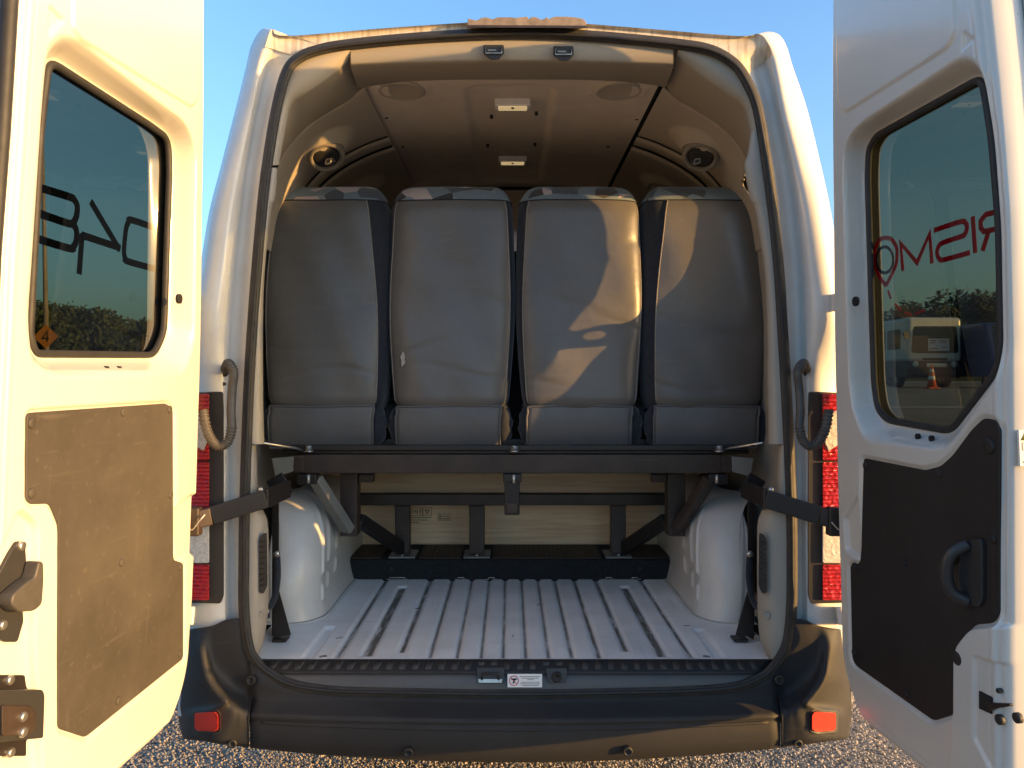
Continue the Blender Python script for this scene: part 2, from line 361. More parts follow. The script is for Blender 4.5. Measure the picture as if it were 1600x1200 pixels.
def asphalt():
    m = mat('asphalt', (.10, .09, .08), .9); t = m.node_tree; b = t.nodes['Principled BSDF']
    tc = t.nodes.new('ShaderNodeTexCoord')
    v = t.nodes.new('ShaderNodeTexVoronoi'); v.inputs['Scale'].default_value = 75
    n = t.nodes.new('ShaderNodeTexNoise'); n.inputs['Scale'].default_value = 1.3; n.inputs['Detail'].default_value = 6
    rp = t.nodes.new('ShaderNodeValToRGB'); e = rp.color_ramp.elements; e[0].position = .0; e[0].color = (.07, .058, .047, 1); e[1].position = .9; e[1].color = (.40, .34, .27, 1)
    sep = t.nodes.new('ShaderNodeSeparateColor')
    for a in (v, n): t.links.new(tc.outputs['Object'], a.inputs['Vector'])
    t.links.new(v.outputs['Color'], sep.inputs[0]); t.links.new(sep.outputs[0], rp.inputs[0])
    mx = t.nodes.new('ShaderNodeMix'); mx.data_type = 'RGBA'; mx.blend_type = 'MULTIPLY'; mx.inputs[0].default_value = .5
    t.links.new(rp.outputs[0], mx.inputs[6]); t.links.new(n.outputs['Fac'], mx.inputs[7]); t.links.new(mx.outputs[2], b.inputs['Base Color'])
    bp = t.nodes.new('ShaderNodeBump'); bp.inputs['Strength'].default_value = .9; bp.inputs['Distance'].default_value = .008; bp.invert = True
    t.links.new(v.outputs['Distance'], bp.inputs['Height']); t.links.new(bp.outputs[0], b.inputs['Normal'])
    return m
M['asphalt'] = asphalt()
M['stone'] = mat('aggregate', (.48, .41, .33), .8, nz=(40, .6))
M['line'] = mat('road_paint', (.62, .60, .55), .7, nz=(5, .3))

# ------------------------------------------------------------------ ground
def gz(x, y):
    t = min(1, max(0, (y - 4.5) / 15.0)); t = t * t * (3 - 2 * t)
    return 1.17 * t
def axis(vals):
    return vals
xs = [-600, -300, -150, -80, -45] + [x for x in range(-30, 31, 3)] + [45, 80, 150, 300, 600]
ys = [-500, -200, -80, -40, -20, -10, -5] + [y * .75 for y in range(0, 31)] + [26, 32, 45, 70, 110, 200, 400, 900]
g = grid('ground', [[Vector((x, y, gz(x, y))) for x in xs] for y in ys], M['asphalt'])
tag(g, kind='structure')
for yy, ww in ((9.2, .16), (14.2, .14)):
    o = grid('road_marking', [[Vector((x, yy + dy, gz(x, yy + dy) + .008)) for x in (-40, -20, 0, 20, 40)] for dy in (0, ww)], M['line'])
    tag(o, kind='structure')
# loose aggregate in the part of the asphalt next to the van
bm = bmesh.new()
for k in range(48000):
    q = random.random()
    if q < .36: x, y = random.uniform(-2.3, -.85), random.uniform(.2, 1.9)
    elif q < .72: x, y = random.uniform(.85, 2.3), random.uniform(.2, 1.9)
    else: x, y = random.uniform(-.95, .95), random.uniform(.38, .95)
    r = random.uniform(.0028, .0075)
    vs_ = [bm.verts.new((x + r * dx * random.uniform(.7, 1.3), y + r * dy * random.uniform(.7, 1.3), r * dz * random.uniform(.5, 1.0))) for dx, dy, dz in ((1,0,0),(0,1,0),(-1,0,0),(0,-1,0),(0,0,1))]
    for i in range(4): bm.faces.new((vs_[i], vs_[(i + 1) % 4], vs_[4]))
me = bpy.data.meshes.new('gravel'); bm.to_mesh(me); bm.free(); me.materials.append(M['stone'])
o = bpy.data.objects.new('gravel', me); col.objects.link(o); tag(o, 'coarse brown asphalt aggregate on the ground under the van', 'gravel', kind='stuff')

# ------------------------------------------------------------------ VAN
van = thing('minibus', (0, 2.4, 0), 'white minibus seen from behind with both rear doors open', 'minibus')

# ---- rear body frame (pillars + roof edge), lofted between traced rings
rowsL = [(1010,388,352,276),(950,381,350,272),(870,381,350,271),(800,382,350,271),(700,385,349,273),(600,389,346,280),(500,395,350,296),(420,401,357,312),(330,409,366,327),(260,417,375,345),(170,432,392,368)]
rowsR = [(170,1184,1221,1261),(260,1199,1241,1283),(330,1208,1251,1298),(420,1217,1259,1312),(500,1222,1262,1324),(600,1228,1262,1336),(700,1233,1262,1342),(800,1237,1260,1343),(870,1238,1260,1343),(950,1237,1262,1342),(1010,1229,1262,1338)]
top = [((448,112),(405,110),(384,106)),((468,90),(415,74),(393,70)),((498,78),(426,47),(412,44)),((540,70),(448,57),(440,56)),
       ((640,60),(600,45),(598,47)),((735,54),(735,36),(735,37)),((800,52),(800,34),(800,35)),((870,53),(870,35),(870,36)),((960,59),(990,44),(990,46)),
       ((1060,69),(1150,57),(1154,58)),((1110,78),(1184,54),(1200,49)),((1146,98),(1198,66),(1224,62)),((1166,125),(1208,95),(1240,108))]
seal, ridge, sil = [], [], []
for py, a, b, c in rowsL: seal.append((a, py)); ridge.append((b, py)); sil.append((c, py))
for a, b, c in top: seal.append(a); ridge.append(b); sil.append(c)
for py, a, b, c in rowsR: seal.append((a, py)); ridge.append((b, py)); sil.append((c, py))
def mixp(p, q, t): return (p[0] + (q[0] - p[0]) * t, p[1] + (q[1] - p[1]) * t)
def ring(pp, dy):
    return cr([W(x, y, Yr(y) + dy * (.25 if 12 <= i <= 22 and 0 < dy < .05 else 1)) for i, (x, y) in enumerate(pp)], 6)
ringA = ring(seal, .0)
n_ = len(seal)
dj = [.035] * n_
rA2 = ring([mixp(a, b, .12) for a, b in zip(seal, ridge)], .016)
rB = ring([mixp(a, b, .38) for a, b in zip(seal, ridge)], .040)
rC = ring([mixp(a, b, .74) for a, b in zip(seal, ridge)], .040)
rC2 = ring([mixp(a, b, .90) for a, b in zip(seal, ridge)], .012)
crest = lambda y: float(np.interp(y, [200, 330, 500, 560, 600, 1010], [0, -.03, -.05, -.03, 0, 0]))
def ring2(pp, dy, f):
    return cr([W(x, y, Yr(y) + dy + f * crest(y)) for x, y in pp], 6)
rD = ring(ridge, -.004)
rD2 = ring2([mixp(a, b, .30) for a, b in zip(ridge, sil)], .004, .85)
rE2 = ring2([mixp(a, b, .80) for a, b in zip(ridge, sil)], .030, 1.15)
rE = ring2(sil, .07, .5)
rF = []
for p in rE:
    rF.append(Vector((p.x * 1.004, p.y + .04, p.z)))
rG = [Vector((p.x, 5.2, p.z)) for p in rF]
body = grid('rear_body_frame', [rA2, rB, rC, rC2, rD, rD2, rE2, rE, rF], M['jamb'], van)
NR = len(rF)
# side panels + roof run forward; the right side keeps a window opening (z band) next to the last row of seats
def keep_side(j, i):
    return True
z_lo, z_hi = 1.28, 2.18
idx_r = [i for i in range(NR) if rF[i].x > .6]
ycols = [rF[0].y * 0 + y for y in (.40, .50, 1.6, 3.0, 5.2)]
rowsS = [rF] + [[Vector((p.x * (1 + (.095 if p.z > 1.9 else .095 * max(0, (p.z - 1.3) / .6)) * min(1, max(0, (y - .12) / .25))), max(y, p.y + .001), p.z)) for p in rF] for y in (.20, .40, 1.25, 1.35, 2.5, 2.6, 4.0, 5.2)]
def keep_body(j, i):
    # side window bands on both flanks
    zm = (rF[i].z + rF[i + 1].z) / 2
    if rF[i].x > .6 and z_lo < zm < z_hi and j in (0, 1, 2, 4, 6): return False
    if rF[i].x < -.6 and z_lo < zm < z_hi and j in (4, 6): return False
    return True
shell = grid('body_shell', rowsS, M['paint'], van, keep=keep_body)
fr_ = [Vector((p.x, 5.2, p.z)) for p in rF]
box('gap_blocker', (-.88, 1.36, .80), (.88, 1.50, CZ + .62), M['navy'], van, bevel=.04)  # dark block added ahead of the seats to keep the gaps between them dark
nose = box('blackout_bulkhead', (-.95, 4.1, .42), (.95, 4.14, 2.36), M['gapdark'], van)  # made full height and dark to block the bright windscreen behind the seat gaps
mk('windscreen', [Vector((-.95, 5.2, 1.34)), Vector((.95, 5.2, 1.34)), Vector((.8, 5.2, 2.2)), Vector((-.8, 5.2, 2.2))], [(0, 1, 2, 3)], M['sideglass'], van, smooth=False)
for sx_ in (-1, 1):
    mk('side_window', [Vector((sx_ * p, y, z)) for p, y, z in ((.985, 1.3, 1.25), (.985, 4.05, 1.25), (.90, 4.05, 2.16), (.90, 1.3, 2.16))], [(0, 1, 2, 3)], M['cabglass'], van, smooth=False)
# lower flanks down to the sills and the underside
for s in (-1, 1):
    e = rF[0] if s < 0 else rF[-1]
    grid('lower_flank', [[Vector((e.x, y, e.z)) for y in (e.y, 1.0, 3.0, 5.2)], [Vector((e.x, y, .42)) for y in (e.y, 1.0, 3.0, 5.2)]], M['paint'], van, solid=.003)
box('underbody', (-.96, .12, .36), (.96, 5.2, .50), M['rubber'], van, bevel=0)
# roof edge stain strip is the stained paint between the door seal and the roof line
lo_i = 6 * 12; hi_i = 6 * 23
rs0 = [a.lerp(b, .18) + Vector((0, -.004, 0)) for a, b in zip(ringA, rB)]
def strip(r0, r1, i0, i1, off):
    return [[p + Vector((0, off, 0)) for p in r0[i0:i1 + 1]], [p + Vector((0, off, 0)) for p in r1[i0:i1 + 1]]]
grid('roof_edge_trim', [[p + Vector((0, -.004, .0)) for p in r[lo_i:hi_i]] for r in (rA2, rB, rC, rC2, rD)], M['rooftrim'], van)
# wheels
for s in (-1, 1):
    for yy in (1.02, 4.3):
        t = lathe('wheel', (s * .80, yy, .335), (s, 0, 0), [(.20, -.09), (.31, -.11), (.335, -.08), (.335, .07), (.31, .10), (.20, .085)], M['rubber'], van, seg=32)
        lathe('rim', (s * .80, yy, .335), (s, 0, 0), [(.195, -.08), (.195, .06), (.06, .09)], M['greybrk'], t, seg=24)

# door seal loop
bot = [(1205,1047),(1185,1061),(1150,1074),(1080,1080),(960,1083),(800,1085),(640,1083),(520,1080),(455,1070),(420,1052),(402,1036)]
sealpts = [W(x, y, Yr(y) - .006) for x, y in seal] + [W(x, y, Yr(y) - .006) for x, y in bot]
sealpts = cr(sealpts, 6, True)
tube('door_seal', sealpts, .0155, M['seal'], van, seg=10, closed=True, up=(0, -1, 0), flat=.75)
tube('seal_lip', [p + Vector((0, -.012, 0)) + (Vector((0, p.y, 1.45)) - p) * .006 for p in sealpts], .006, M['rubber'], van, seg=8, closed=True)

# ---- third brake light housing (broken top edge)
pts = [(730,42),(731,29),(745,32),(752,28),(760,27),(770,30),(778,27),(800,27),(803,28),(824,26),(826,30),(832,26),(838,27),(846,31),(855,27),(858,30),(866,26),(885,26),(898,27),(910,29),(916,34),(916,43)]
prism('brake_light_housing', pts, lambda a, b, d: W(a, b, -.02 + d), 0, .09, mat('weathered_beige_plastic', (.30, .23, .17), .7, nz=(30, .4)), van, bevel=.0015)
prism('housing_ledge', [(730,39),(916,40),(917,44),(729,43)], lambda a, b, d: W(a, b, -.032 + d), 0, .02, M['steelbr'], van, bevel=.001)

# ---- bumper
def bumper_rows(x0, x1, n, prof):
    rows = []
    for (py0, py1, dy, curve) in prof:
        r = []
        for k in range(n + 1):
            t = k / n; px = x0 + (x1 - x0) * t
            q = ((px - 805) / 420.0) ** 2
            r.append(W(px, py0 + (py1 - py0) * q, dy + curve * q))
        rows.append(r)
    return rows
prof = [(1100,1088,-.066,.006),(1104,1094,-.072,.010),(1122,1112,-.150,.050),(1127,1118,-.160,.050),(1131,1122,-.158,.05),(1133,1124,-.155,.05),(1136,1128,-.158,.05),(1170,1152,-.150,.05),(1186,1163,-.140,.05),(1190,1167,-.10,.03),(1186,1160,.02,.02)]
br = bumper_rows(391, 1219, 48, prof)
sy_ = lambda px: float(np.interp(abs(px - 805), [0, 160, 285, 350, 385, 400, 414], [1086, 1085, 1082, 1072, 1055, 1044, 1030]))
r0 = [W(391 + 828 * k / 48, sy_(391 + 828 * k / 48) - 3, -.036) for k in range(49)]
r1 = [W(391 + 828 * k / 48, sy_(391 + 828 * k / 48) + 5, -.058) for k in range(49)]
r2 = [a.lerp(b, .5) + Vector((0, .004, -.004)) for a, b in zip(r1, br[0])]
grid('bumper_step', [r0, r1, r2] + br, M['bumper'], van, solid=.004)
# a shallow swage along the face
tube('bumper_swage', [W(px, 1140 - 13 * ((px - 805) / 420.) ** 2, -.158 + .05 * ((px - 805) / 420.) ** 2) for px in range(408, 1203, 12)], .005, M['bumper'], van, seg=8)
# corner pieces
def corner(side):
    X = (lambda x: x) if side < 0 else (lambda x: 1610 - x)
    rows = [
        [(374,966,-.048),(366,967,-.052),(352,969,-.054),(334,977,-.054),(316,981,-.050),(298,983,-.02),(290,988,.18)],
        [(381,995,-.046),(369,998,-.055),(350,1000,-.058),(330,1004,-.060),(311,1007,-.072),(294,1010,-.01),(286,1014,.18)],
        [(389,1030,-.044),(375,1034,-.050),(352,1036,-.053),(333,1038,-.062),(316,1040,-.092),(290,1046,.002),(283,1050,.18)],
        [(395,1056,-.048),(381,1060,-.046),(360,1062,-.050),(342,1062,-.070),(322,1062,-.103),(288,1064,.004),(282,1068,.18)],
        [(394,1078,-.055),(384,1082,-.048),(368,1083,-.058),(353,1083,-.085),(336,1083,-.115),(287,1083,.006),(281,1085,.18)],
        [(391,1098,-.075),(384,1100,-.080),(372,1101,-.100),(358,1100,-.118),(346,1099,-.124),(286,1104,.006),(279,1106,.18)],
        [(389,1116,-.112),(380,1115,-.117),(372,1115,-.121),(356,1115,-.123),(315,1116,-.092),(287,1118,.006),(280,1120,.18)],
        [(388,1150,-.105),(380,1149,-.110),(368,1147,-.114),(345,1143,-.117),(315,1140,-.088),(289,1140,.008),(283,1140,.18)],
        [(388,1165,-.095),(380,1163,-.098),(366,1161,-.100),(340,1158,-.105),(316,1155,-.078),(292,1153,.010),(286,1152,.18)],
        [(388,1168,-.05),(380,1166,-.05),(366,1164,-.05),(340,1161,-.05),(318,1157,-.03),(296,1155,.04),(290,1153,.18)]]
    rr = [[W(X(x), y, d) for x, y, d in r] for r in rows]
    # densify with catmull-rom in both directions
    r1 = [cr(r, 5) for r in rr]
    cols = [cr([r1[j][i] for j in range(len(r1))], 5) for i in range(len(r1[0]))]
    rr2 = [[cols[i][j] for i in range(len(cols))] for j in range(len(cols[0]))]
    o = grid('bumper_corner', rr2, M['bumper'], van, solid=.004)
    fr = lambda a, b, d: W(X(a), b, -.098 - .0015 * (a - 322) * -.9 * .5 + d)
    rf = prism('reflector', rpoly([(304,1114),(337,1112),(341,1118),(341,1140),(335,1143),(308,1142),(304,1138)], 3), lambda a, b, d: W(X(a), b, -.128 + .0020 * max(0, 330 - a) * .9 + d), -.002, .03, M['reflector'], o, bevel=.002)
    prism('reflector_bezel', rpoly([(300,1111),(340,1108),(345,1116),(345,1144),(336,1147),(304,1146),(300,1140)], 4), lambda a, b, d: W(X(a), b, -.122 + .0020 * max(0, 330 - a) * .9 + d), 0, .03, M['blacktrim'], o, bevel=.002)
    lathe('bumper_screw', W(X(363), 1162, -.112), (0, -1, -.1), [(.012, -.01), (.012, .003), (.007, .004), (.006, -.004)], M['rubber'], o)
    lathe('bumper_screw', W(X(392), 1063, -.075), (0, -1, .2), [(.013, -.02), (.013, .003), (.008, .004), (.007, -.004)], M['rubber'], o)
    lathe('clip', W(X(372), 978, -.025), (0, -1, .2), [(.011, -.02), (.011, .002), (.004, .003)], M['rubber'], o)
    tube('bumper_joint', [W(X(392), 1088, -.07), W(X(389), 1112, -.110), W(X(388), 1122, -.117), W(X(388), 1166, -.10)], .003, M['gapdark'], o, seg=6)
corner(-1); corner(1)
for px, py in ((638,1176),(981,1174)):
    lathe('bumper_screw', W(px, py, -.153), (0, -1, -.15), [(.013, -.01), (.013, .004), (.009, .005), (.008, -.002), (.004, -.002)], M['rubber'], van)
# fill behind corners (body skirt)
for s in (-1, 1):
    box('rear_skirt', (min(s * .80, s * .99), .03, .42), (max(s * .80, s * .99), .12, .72), M['jamb'], van)

# ---- sill: tread strip with pads, grey sill face
def sillrow(py, Y, xa, xb, n=30):
    return [W(xa + (xb - xa) * k / n, py, Y) for k in range(n + 1)]
ts = grid('tread_strip', [sillrow(1030.5, .006, 404, 1206), sillrow(1033, -.004, 403, 1207), sillrow(1049, -.034, 418, 1190), sillrow(1053, -.040, 424, 1184)], M['tread'], van, solid=.003)
grid('sill_face', [sillrow(1050, -.034, 414, 1194), sillrow(1066, -.043, 436, 1172), sillrow(1079, -.052, 470, 1140), sillrow(1088, -.05, 520, 1090)], M['sill'], van, solid=.003)
pad = None
px = 420.0; k = 0
while px < 1190:
    if not (735 < px < 785 or 838 < px < 880):
        sh = (805 - px) / 400.0 * 9
        poly = rpoly([(px + 3 + sh * .45, 1034.5), (px + 13 + sh * .45, 1034.5), (px + 11 - sh * .45, 1047.5), (px + 1 - sh * .45, 1047.5)], 3.2, 3)
        prism('tread_pad', poly, lambda a, b, d: W(a, b, -.004 - (b - 1033) * .030 / 16 + d * .3) + Vector((0, 0, d)), -.002, .006, M['treadpad'], ts, bevel=0)
    else:
        poly = rpoly([(px + 3, 1034), (px + 13, 1034), (px + 12, 1041), (px + 2, 1041)], 3, 3)
        prism('tread_pad', poly, lambda a, b, d: W(a, b, -.004 - (b - 1033) * .030 / 16 + d * .3) + Vector((0, 0, d)), -.002, .006, M['treadpad'], ts, bevel=0)
    px += 20.3
sfr = lambda a, b, d: W(a, b, -.046 - (b - 1060) * .0005 + d)
p = prism('latch_recess', rpoly([(744,1043),(788,1043),(787,1068),(747,1068)], 3), sfr, -.004, .02, M['blacktrim'], van, bevel=.001)
prism('latch_floor', [(747,1061),(785,1061),(784,1067),(748,1067)], sfr, -.006, .0, M['zinc'], p, bevel=.0005)
tube('striker_bar', [sfr(753,1062,-.006), sfr(753,1053,-.016), sfr(779,1053,-.016), sfr(779,1062,-.006)], .003, M['steel'], p, seg=8)
p = prism('latch_recess', rpoly([(853,1044),(886,1044),(884,1067),(856,1067)], 3), sfr, -.004, .02, M['blacktrim'], van, bevel=.001)
lathe('latch_socket', sfr(870,1057,-.004), (0, -1, 0), [(.014, 0), (.014, .008), (.009, .009), (.006, .002)], M['rubber'], p)
stk = prism('warning_sticker', [(793,1053),(847,1053),(847,1074),(793,1074)], sfr, -.0065, -.003, M['white'], van, bevel=.0003)
tube('prohibition_ring', [sfr(803 + 7 * math.cos(a), 1063.5 + 7.4 * math.sin(a), -.0068) for a in [2 * math.pi * i / 20 for i in range(20)]], .0011, M['redink'], stk, seg=6, closed=True)
tube('prohibition_bar', [sfr(798,1058.5,-.0068), sfr(808,1068.5,-.0068)], .0009, M['redink'], stk, seg=6)
prism('drill_icon', [(799,1060),(807,1060),(808,1062),(804.5,1063),(803.5,1068),(801,1068),(802,1063),(799,1062.5)], sfr, -.0070, -.0066, M['ink'], stk, bevel=0)
for i, (xa, xb, yy) in enumerate(((812,844,1057.2),(815,841,1059.8),(824,834,1062),(814,843,1066),(813,844,1068.6),(816,842,1071))):
    prism('print_line', [(xa,yy-.5),(xb,yy-.5),(xb,yy+.5),(xa,yy+.5)], sfr, -.0069, -.0066, M['greybrk'], stk, bevel=0)

# ---- cargo floor (ribbed pressed sheet)
FZ = CZ - .82
nx, ny = 420, 150
fx = np.linspace(-.80, .80, nx); fy = np.linspace(.004, .95, ny)
U, V = np.meshgrid(fx, fy)
H = np.zeros_like(U); G = np.zeros_like(U)
rib = [(524,.012,0,2),(569,.019,.015,.80),(622,.013,.045,2),(670,.011,0,2),(713,.010,0,2),(751,.010,0,2),(786,.010,0,2),(822,.010,0,2),(858,.010,0,2),(895,.011,0,2),(938,.012,0,2),(985,.013,.055,2),(1039,.018,.01,.80),(1084,.012,0,2),(478,.016,.0,.30),(1128,.016,.0,.28)]
for px, hw, ya, yb in rib:
    xc = (px - VX) / F * (0 - CAMY)
    d = np.maximum(np.abs(U - xc) - hw, np.maximum(ya + .02 - V, V - yb))
    k = sstep(d, .014)
    H -= .0085 * k
    if 500 < px < 1100: G = np.maximum(G, sstep(d + .006, .008))
rows = [[Vector((U[j, i], V[j, i], FZ + H[j, i])) for i in range(nx)] for j in range(ny)]
fl = grid('cargo_floor', rows, M['floor'], van)
at = fl.data.attributes.new('groove', 'FLOAT', 'POINT'); at.data.foreach_set('value', G.astype(np.float32).ravel())
for px, py in ((505,1026),(1104,1026)):
    s = .82 / (py - VY)
    lathe('floor_plug', ((px - VX) * s, F * s + CAMY, FZ - .002), (0, 0, 1), [(.011, 0), (.011, .003), (.007, .004)], M['zinc'], van)
for px, py, rz in ((653,951,.4),(841,945,1.2),(1073,978,.1),(801,994,1.5),(530,997,.6)):      # scuffs and specks
    s = .82 / (py - VY); c = Vector(((px - VX) * s, F * s + CAMY, FZ + .0008)); d = Vector((math.cos(rz), math.sin(rz), 0)) * .010
    tube('floor_scuff', [c - d, c, c + d * .8 + Vector((.003, .002, 0))], .0011, M['ink'], fl, seg=5)

# ---- wheel arches
def arch(side):
    h = .405; nT, nS = 90, 230
    rows = []
    base = []
    for j in range(nT + 1):
        t = j / nT; z = FZ - .004 + h * t
        e = math.sqrt(max(0, 1 - t ** 2.6))
        y0 = .33 + .30 * (1 - e); x0 = .662 + .15 * (1 - max(0, 1 - t ** 5) ** .5) - .018 * max(0, 1 - t / .25) ** 2
        rc = .12
        r = []
        for i in range(nS + 1):
            s = i / nS
            if s < .38: q = s / .38; x, y = .83 + (x0 + rc - .83) * q, y0 + .015 * (1 - q); nx_, ny_ = 0, -1
            elif s < .62: q = (s - .38) / .24 * math.pi / 2; x, y = x0 + rc - rc * math.sin(q), y0 + rc - rc * math.cos(q); nx_, ny_ = -math.sin(q), -math.cos(q)
            else: q = (s - .62) / .38; x, y = x0, y0 + rc + (1.20 - y0 - rc) * q; nx_, ny_ = -1, 0
            off = 0
            for sc_, za, zb in ((.600, .14, .27), (.600, .36, .985), (.655, .20, .32), (.655, .42, .985), (.715, .26, .38), (.715, .47, .80)):
                sc2 = sc_ - .10 * max(0, t - .72) ** 1.3 * 2.2
                dd = max(abs(s - sc2) * 1.75 - .008, (za - t) * h, (t - zb) * h)
                kk = min(1, max(0, .5 - dd / .018)); off = max(off, .009 * kk * kk * (3 - 2 * kk))
            # shallow dents of the hand-beaten pressing
            off += .0022 * math.sin(9 * t + 13 * s) * math.sin(17 * s + 2)
            r.append(Vector((side * (x + nx_ * off), y + ny_ * off, z)))
        rows.append(r)
    rows.append([Vector((p.x + side * .01, max(p.y, .66), p.z + .001)) for p in rows[-1]])
    wa = grid('wheel_arch', rows, M['jamb'], van)
    rim_ = [p + Vector((0, 0, .006)) for p in rows[0][::3]]
    fl0 = []
    for i, p in enumerate(rim_):
        a = rim_[max(0, i - 1)]; b = rim_[min(len(rim_) - 1, i + 1)]; t = (b - a).normalized(); n = Vector((t.y, -t.x, 0)) * (1 if side > 0 else -1)
        if n.y > 0.3 or n.x * side > .3: n = -n
        fl0.append(p + n * .016 + Vector((0, 0, -.004)))
    grid('arch_flange', [rim_, fl0], M['jamb'], wa, solid=.003)
    tube('sealant_bead', [p + Vector((0, 0, -.001)) for p in fl0], .0022, M['sill'], wa, seg=5)
arch(-1); arch(1)

# ---- raised platform, mats, plywood
PZ = CZ - .739
pl = box('raised_floor', (-.80, .905, FZ - .01), (.80, 3.2, PZ), M['carpet'], van, bevel=.006)
for px in (612, 1000):
    lathe('carpet_stud', W(px, 889, .905), (0, -1, 0), [(.008, -.004), (.008, .004), (.003, .005)], M['blacktrim'], pl)
for x0, x1 in ((542,596),(654,720),(770,940),(985,1050)):
    a = (x0 - VX) / F * (.93 - CAMY); b = (x1 - VX) / F * (.93 - CAMY)
    mt = box('rubber_mat', (a, .915, PZ + .001), (b, 1.165, PZ + .007), M['mat'], pl, bevel=.002)
    n = int((b - a) / .02)
    vv = []; ff = []
    for i in range(n):
        for j in range(10):
            cx = a + .01 + i * (b - a - .02) / max(1, n - 1); cy = .93 + j * .024; k0 = len(vv); rr = .0055
            vv += [(cx - rr, cy - rr, PZ + .006), (cx + rr, cy - rr, PZ + .006), (cx + rr, cy + rr, PZ + .006), (cx - rr, cy + rr, PZ + .006), (cx, cy, PZ + .0095)]
            ff += [(k0, k0 + 1, k0 + 4), (k0 + 1, k0 + 2, k0 + 4), (k0 + 2, k0 + 3, k0 + 4), (k0 + 3, k0, k0 + 4)]
    tag(mk('mat_dimples', vv, ff, M['mat'], mt, smooth=False), kind='stuff')
for x0, x1 in ((607,630),(684,694),(737,741),(946,952),(960,975)):
    pass
# small tie-down clips at the foot of the carpet
for px in (621, 720, 768, 951, 992):
    a = W(px, 905, .895)
    wd = .032 if px == 621 else .012
    tube('tie_down', [a + Vector((-wd - .012, -.006, .001)), a + Vector((-wd, -.006, .001)), a + Vector((-wd, -.006, .008)), a + Vector((wd, -.006, .008)), a + Vector((wd, -.006, .001)), a + Vector((wd + .012, -.006, .001))], .0022, M['zinc'], van, seg=6)
ply = tag(box('plywood_sheet', (-.86, 1.18, PZ + .004), (.86, 1.198, PZ + .40), M['ply'], None, bevel=.001), 'pale plywood sheet standing behind the black steel frame under the seats', 'plywood')
pf = lambda a, b, d: W(a, b, 1.1785 + d)
for fr4 in ((641,793,660,806),(661,793,674,806),(684,803,705,813)):
    x0, y0, x1, y1 = fr4
    tube('stamp_frame', [pf(x0,y0,0), pf(x1,y0,0), pf(x1,y1,0), pf(x0,y1,0)], .0012, mat('stamp_ink', (.10, .06, .03), .7, nz=(30, .5)), ply, seg=4, closed=True)
SI = bpy.data.materials['stamp_ink']
def strokes(name, segs, fr, wd, m, parent, d0=-.0006, d1=.0002):
    """flat stroke ribbons along polylines, one mesh"""
    V_, F_ = [], []
    for pl_ in segs:
        pl_ = [Vector(p) for p in pl_]; L, Rr = [], []
        for i, p in enumerate(pl_):
            t0 = (p - pl_[i - 1]).normalized() if i > 0 else None
            t1 = (pl_[i + 1] - p).normalized() if i < len(pl_) - 1 else None
            t = ((t0 or t1) + (t1 or t0)); t = t.normalized() if t.length > 1e-6 else (t0 or t1)
            nn = Vector((-t.y, t.x)); c = 1.0
            if t0 and t1: c = 1 / max(.5, abs(nn.dot(Vector((-t1.y, t1.x)))))
            L.append(p + nn * wd / 2 * c); Rr.append(p - nn * wd / 2 * c)
        k0 = len(V_); n = len(pl_)
        for d in (d0, d1):
            V_ += [fr(q.x, q.y, d) for q in L] + [fr(q.x, q.y, d) for q in Rr]
        for i in range(n - 1):
            a, b, c, d = k0 + i, k0 + i + 1, k0 + n + i + 1, k0 + n + i
            F_.append((a, b, c, d)); e = 2 * n
            F_.append((a + e, d + e, c + e, b + e)); F_.append((a, a + e, b + e, b)); F_.append((d, c, c + e, d + e))
        e = 2 * n
        F_.append((k0, k0 + n, k0 + n + e, k0 + e)); F_.append((k0 + n - 1, k0 + n - 1 + e, k0 + 2 * n - 1 + e, k0 + 2 * n - 1))
    return mk(name, V_, F_, m, parent, smooth=False, recalc=True)
strokes('stamp_print', [[(645,796),(645,803)],[(649,796),(648,800),(652,800)],[(652,796),(652,803)],[(654,797),(658,797),(656,803)],[(664,796),(667.5,803),(671,796)],[(665,797.5),(670,797.5)],[(642,809),(674,809)],[(642,812.5),(668,812.5)],[(642,816),(655,816)],[(690,806.5),(703,806.5)],[(690,810.5),(703,810.5)],[(686,805.5),(688.5,805.5),(688.5,811),(686,811),(686,805.5)]], pf, 1.0, SI, ply, -.0012, .0002)

# ---- inner walls, ceiling, trims
lightpoly = [(975,300),(977,345),(975,400),(962,432),(945,460),(920,488),(893,514),(905,517),(945,507),(992,503),(1005,500),(1040,484),(1075,446),(1112,385),(1140,304),(1142,270),(1045,262),(980,262)]
lightpoly = [(x, max(y, 290)) for x, y in lightpoly if y > 280] + [(1141, 292), (978, 292)]
lightpoly2 = [(862,549),(880,546),(946,541),(900,580),(868,606),(828,638),(812,668),(788,712),(772,700),(782,660),(820,605)]
spot = [(930 + 17 * math.cos(a) + 4 * math.sin(a), 524 - 4 * math.cos(a) + 6 * math.sin(a)) for a in [2 * math.pi * i / 16 for i in range(16)]]
def inpoly(x, y):
    r = False
    for pl_ in (lightpoly,):
        c = False; n = len(pl_)
        for i in range(n):
            (ax, ay), (bx_, by_) = pl_[i - 1], pl_[i]
            if (ay > y) != (by_ > y) and x < ax + (y - ay) * (bx_ - ax) / (by_ - ay): c = not c
        r = r or c
    return r
PROF = [(.475,.935),(.56,.905),(.66,.855),(.75,.79),(.82,.70),(.865,.60),(.885,.47)]
def seamY(x): return float(np.interp(x, [.475, .545, .645, .71, .785, .865, .89], [.19, .255, .277, .29, .33, .40, .42]))
prof3 = cr([Vector((a, 0, b)) for a, b in PROF], 12)
XC = .012
